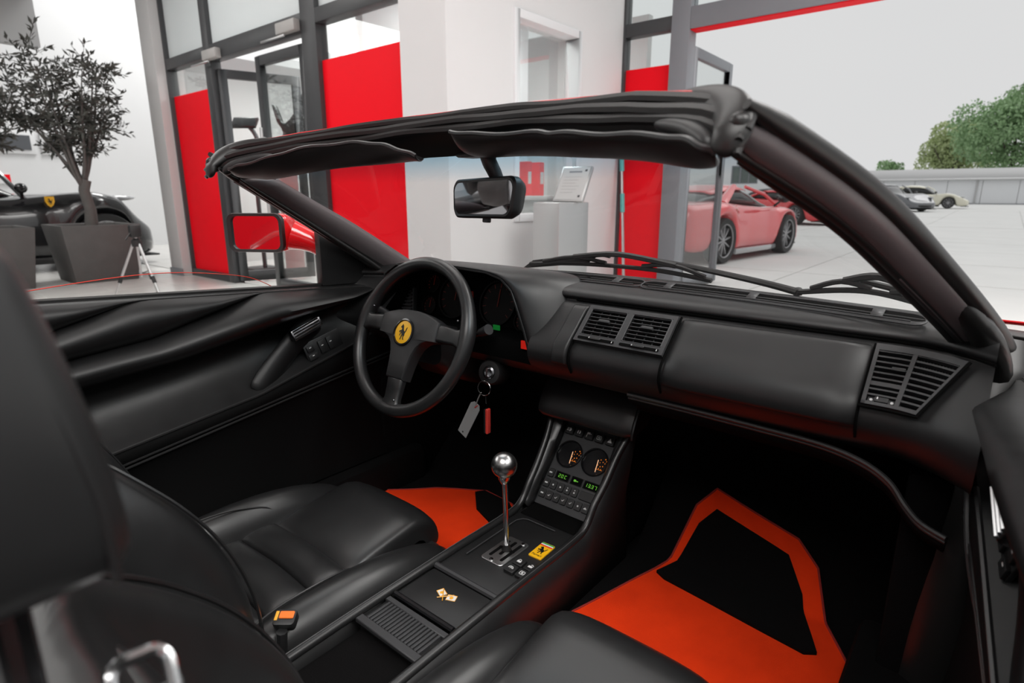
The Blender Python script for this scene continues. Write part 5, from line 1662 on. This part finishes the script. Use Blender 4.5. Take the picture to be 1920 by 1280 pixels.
# ================================================================ FLOOR MATS
def mat_sheet(poly, zf, th):
    m = M()
    n = len(poly)
    cx_ = sum(p[0] for p in poly) / n
    cy_ = sum(p[1] for p in poly) / n
    R_ = 28
    rows_t = []
    for k in range(R_ + 1):
        f = max(k / R_, .001)
        rows_t.append([V((lerp(cx_, x, f), lerp(cy_, y, f), 0)) for x, y in poly])
    top = [[V((p.x, p.y, zf(p.x, p.y) + th)) for p in r] for r in rows_t]
    low = [[V((p.x, p.y, zf(p.x, p.y))) for p in rows_t[-1]]]
    m.grid(top + low, cv=True)
    return m
def dens(poly, n=10):
    out = []
    for i, p in enumerate(poly):
        q = poly[(i + 1) % len(poly)]
        out += [(lerp(p[0], q[0], k / n), lerp(p[1], q[1], k / n)) for k in range(n)]
    return out
def zfloor(y0):
    return lambda x, y: .168 + max(0, y - y0) * 1.15 + .002 * math.sin(x * 21) * math.sin(y * 17)
zp = zfloor(1.205)
mt1 = thing('floor_mat', (.37, .95, .168), 'bright red floor mat with black heel pad in the passenger footwell', 'floor mat', 'red floor mats')
poly = dens([(.120, .62), (.118, .90), (.150, 1.02), (.185, 1.15), (.215, 1.30), (.250, 1.335), (.45, 1.30), (.500, 1.27), (.540, 1.20), (.60, 1.10), (.645, 1.03), (.62, .62)])
obj('carpet', mat_sheet(poly, zp, .010), REDCARPET, mt1)
obj('piping', M().tube([V((x, y, zp(x, y) + .010)) for x, y in poly], .0025, 6, closed=True), DARKRED, mt1)
hp = dens([(.195, 1.135), (.235, 1.27), (.265, 1.30), (.44, 1.27), (.485, 1.225), (.525, 1.14), (.545, 1.095), (.525, 1.080), (.40, 1.098), (.22, 1.122)])
obj('heel_pad', mat_sheet(hp, lambda x, y: zp(x, y) + .010, .007), CARPET, mt1)
mt2 = thing('floor_mat', (-.37, .95, .168), 'red floor mat with black heel pad in the driver footwell', 'floor mat', 'red floor mats')
zd = zfloor(1.185)
poly = dens([(-.60, .62), (-.605, .985), (-.50, 1.09), (-.37, 1.175), (-.26, 1.16), (-.17, 1.10), (-.130, .95), (-.120, .62)])
obj('carpet', mat_sheet(poly, zd, .010), REDCARPET, mt2)
obj('piping', M().tube([V((x, y, zd(x, y) + .010)) for x, y in poly], .0025, 6, closed=True), DARKRED, mt2)
hp = dens([(-.385, 1.14), (-.37, 1.165), (-.27, 1.155), (-.175, 1.09), (-.150, 1.02), (-.20, 1.03), (-.32, 1.075)])
obj('heel_pad', mat_sheet(hp, lambda x, y: zd(x, y) + .010, .007), CARPET, mt2)

# ================================================================ DOORS
ZS = [(-.12, .850), (.0, .845), (.26, .829), (1.0, .783), (1.12, .772)]
P1 = [(-.12, .742), (.26, .771), (.41, .812), (1.2, .9)]
P2 = [(-.12, .688), (.26, .713), (.45, .732), (.672, .793), (1.2, .9)]
P3 = [(-.12, .645), (.28, .656), (.50, .676), (.68, .707), (.90, .746), (1.02, .768), (1.12, .772)]
RB = [(-.12, .50), (.32, .519), (.653, .563), (.885, .625), (1.02, .66), (1.12, .68)]
WZ = [(-.12, .42), (.326, .482), (1.056, .584), (1.12, .593)]
def smooth01(x):
    x = min(max(x, 0), 1)
    return x * x * (3 - 2 * x)
def door(side, H, ang, lab, mirror):
    t = thing('car_door', H, lab, 'car door', 'doors of the open red car', ang)
    Hl = V((-.70, 1.14, 0))
    def L(p):
        p = V(p) - Hl
        return V((p.x if side < 0 else -p.x, p.y, p.z))
    def G(rows):
        return M().grid([[L(p) for p in r] for r in rows])
    ys_ = [lerp(-.12, 1.10, i / 72) for i in range(73)]
    def lines(y):
        zs = pl(y, ZS)
        p1 = min(pl(y, P1), zs - .0015)
        p2 = min(pl(y, P2), p1 - .0015)
        p3 = min(pl(y, P3), p2 - .0015)
        rb = min(pl(y, RB), p3 - .02)
        wz = pl(y, WZ)
        return zs, p1, p2, p3, rb, wz
    def seg(z0, x0, z1, x1, bulge, n, pw=.7):
        h = z0 - z1
        k = min(1, h / .035)
        return [(lerp(x0, x1, j / n) + bulge * k * math.sin(pi * j / n) ** pw, lerp(z0, z1, j / n)) for j in range(n + 1)]
    up_rows, rec_rows, low_rows = [], [], []
    for y in ys_:
        zs, p1, p2, p3, rb, wz = lines(y)
        c = [(-.735, zs - .006), (-.715, zs + .002), (-.685, zs + .001)]
        c += seg(zs, -.672, p1, -.672, .020, 7)
        c += seg(p1, -.672, p2, -.670, .029, 8)
        c += seg(p2, -.670, p3, -.664, .034 + .034 * smooth01((y - .35) / .4), 8)
        up_rows.append([(a, y, b) for a, b in c])
        k = smooth01((y - .20) / .13) * (1 - smooth01((y - .86) / .16))
        r = []
        for j in range(13):
            q = j / 12
            z = lerp(p3, rb, q)
            x = lerp(-.664, -.628, q ** 2.2) - .050 * k * math.sin(pi * q ** .75) ** .8
            r.append((x, y, z))
        rec_rows.append(r)
        c = seg(rb, -.628, wz, -.632, .006, 5)
        low_rows.append([(a, y, b) for a, b in c] + [(lerp(-.636, -.640, j / 5) - .012 * math.sin(pi * j / 5), y, lerp(wz - .002, .275, j / 5)) for j in range(1, 6)] + [(-.66, y, .262)])
    tr_ = obj('pleated_trim', G(up_rows), SHADELEATHER, t, local=True, label='pleated black leather door trim')
    obj('arm_recess', G(rec_rows), SHADELEATHER, t, local=True)
    obj('lower_trim', G(low_rows), CARPET2, t, local=True)
    for dz, r_ in ((.004, .0034), (-.006, .0026)):
        obj('welt', M().tube([L((-.6295, y, pl(y, WZ) + dz)) for y in ys_], r_, 6), LEATHER2, t, local=True)
    obj('recess_edge', M().tube([L((-.6265, y, pl(y, RB))) for y in ys_ if .28 < y < .98], .0035, 6), LEATHER2, t, local=True)
    # glass channel and outer skin
    obj('window_channel', M().tube([L((-.705, y, pl(y, ZS) + .003)) for y in ys_], .006, 6), RUBBER, t, local=True)
    rows = [[(a, y, b) for a, b in ((-.725, pl(y, ZS) + .001), (-.76, pl(y, ZS) - .005), (-.84, .76), (-.92, .68), (-.945, .55), (-.94, .35), (-.91, .22))] for y in ys_[::6]]
    obj('outer_skin', G(rows), REDPAINT, t, local=True, solid=.003)
    # side glass wound almost fully down
    gl_ = [(.20, .8465), (.30, .856), (.42, .8635), (.52, .8625), (.62, .850), (.70, .832), (.76, .80)]
    pts = crv([(-.712, y, z) for y, z in gl_], 4)
    obj('side_glass', G([[p, V((p.x, p.y, p.z - .09))] for p in pts]), PANE, t, local=True)
    obj('glass_edge', M().tube([L(p) for p in pts], .0009, 4), REDINK, t, local=True)  # red reflection along the glass edge put into its colour
    # sail panel
    F = Fr((-.705, 0, 0), (0, 1, 0), (0, 0, 1))
    m = M().prism([(.885, .792), (1.06, .785), (1.10, .80), (.935, .945), (.885, .945)], F, -.012, .012)
    obj('sail_panel', M().add([L(p) for p in m.v], m.f), PLASTIC, t, local=True, bevel=.003)
    # handle: ribbed chrome lever, grip bar, switch plate
    m = M()
    HF = Fr((-.636, .788, .700), (0, 1, .34), (-.30, -.34, 1))
    pr_ = [(-.044, -.015), (.034, -.015), (.044, -.010), (.044, .013), (-.044, .013)]
    m.prism(pr_, HF, -.004, .014)
    hd = obj('door_handle', M().add([L(p) for p in m.v], m.f), DARKCHROME, t, local=True, bevel=.004, label='dark chrome ribbed door handle')
    for k in range(4):
        m = M().tube([HF(-.040, -.010 + k * .0065, .0150), HF(.036, -.010 + k * .0065, .0150)], .0022, 6)
        obj('handle_rib', M().add([L(p) for p in m.v], m.f), CHROME, t, local=True)
    gp = crv([(-.662, .840, .704), (-.660, .800, .690), (-.660, .740, .640), (-.656, .690, .595), (-.650, .655, .562)], 5)
    m = M().tube(gp, [.022, .026, .029, .031, .031, .031, .031, .031, .031, .031, .031, .031, .031, .031, .031, .031, .031, .030, .029, .027, .022], 12, up=(1, 0, 0), flat=.55)
    obj('grip_bar', M().add([L(p) for p in m.v], m.f), SHADELEATHER, t, local=True)
    m = M().tube([gp[0] + V((.012, 0, .004)), gp[3] + V((.012, 0, .012))], .004, 6)
    obj('grip_trim', M().add([L(p) for p in m.v], m.f), DARKCHROME, t, local=True)
    SFm = Fr((-.646, .845, .640), (.0, .97, .25), (-.20, -.25, .95))
    m = M().fbox(SFm, -.055, .055, -.024, .030, -.006, 0)
    sp = obj('switch_plate', M().add([L(p) for p in m.v], m.f), PLASTIC, t, local=True, bevel=.002)
    for (a, b, w, h) in ((-.040, .012, .020, .016), (-.040, -.010, .026, .016), (-.006, .004, .018, .034), (.020, .004, .018, .034)):
        m = M().fbox(SFm, a - w / 2, a + w / 2, b - h / 2, b + h / 2, 0, .005)
        obj('window_switch', M().add([L(p) for p in m.v], m.f), PLASTIC, t, local=True, bevel=.0012)
        m = M().fbox(SFm, a - .003, a + .003, b + .002, b + .004, .005, .0054)
        obj('switch_symbol', M().add([L(p) for p in m.v], m.f), WHITEINK, t, local=True)
    if mirror:
        # door mirror: red pod with dark bezel
        c0 = V((-.868, .808, .930))
        MF = Fr(c0, (.855, .518, 0), (0, 0, 1))
        out2 = rrect(.158, .102, .020, 5)
        def rg(k, c, da=0):
            return [L(MF(a * k + da, b * k, c)) for a, b in out2]
        pod = obj('mirror_pod', M().loft([rg(1.0, .0), rg(1.02, -.02), rg(.97, -.05, .004), rg(.82, -.085, .012), rg(.5, -.11, .02)]), REDPAINT, t, local=True, sub=1, label='red door mirror pod')
        m = M()
        m.loft([rg(1.0, -.004), rg(1.03, .004), rg(1.0, .012), rg(.88, .010), rg(.86, .002)])
        obj('mirror_bezel', m, PLASTIC, t, local=True)
        obj('mirror_glass', M().loft([rg(.875, .0), rg(.875, .004)]), MIRROR, t, local=True)
        obj('mirror_arm', M().tube([L(p) for p in crv([(-.79, .868, .925), (-.755, .905, .905), (-.715, .935, .868)], 5)], [.046, .044, .041, .038, .036, .034, .031, .029, .026, .024, .022], 12, flat=.9), REDPAINT, t, local=True)
    return t
door(-1, (-.70, 1.14, 0), 0.0, 'closed driver side door with pleated trim and red mirror', True)
door(1, (.772, 1.14, 0), math.radians(7), 'passenger side door standing open at the right edge', False)
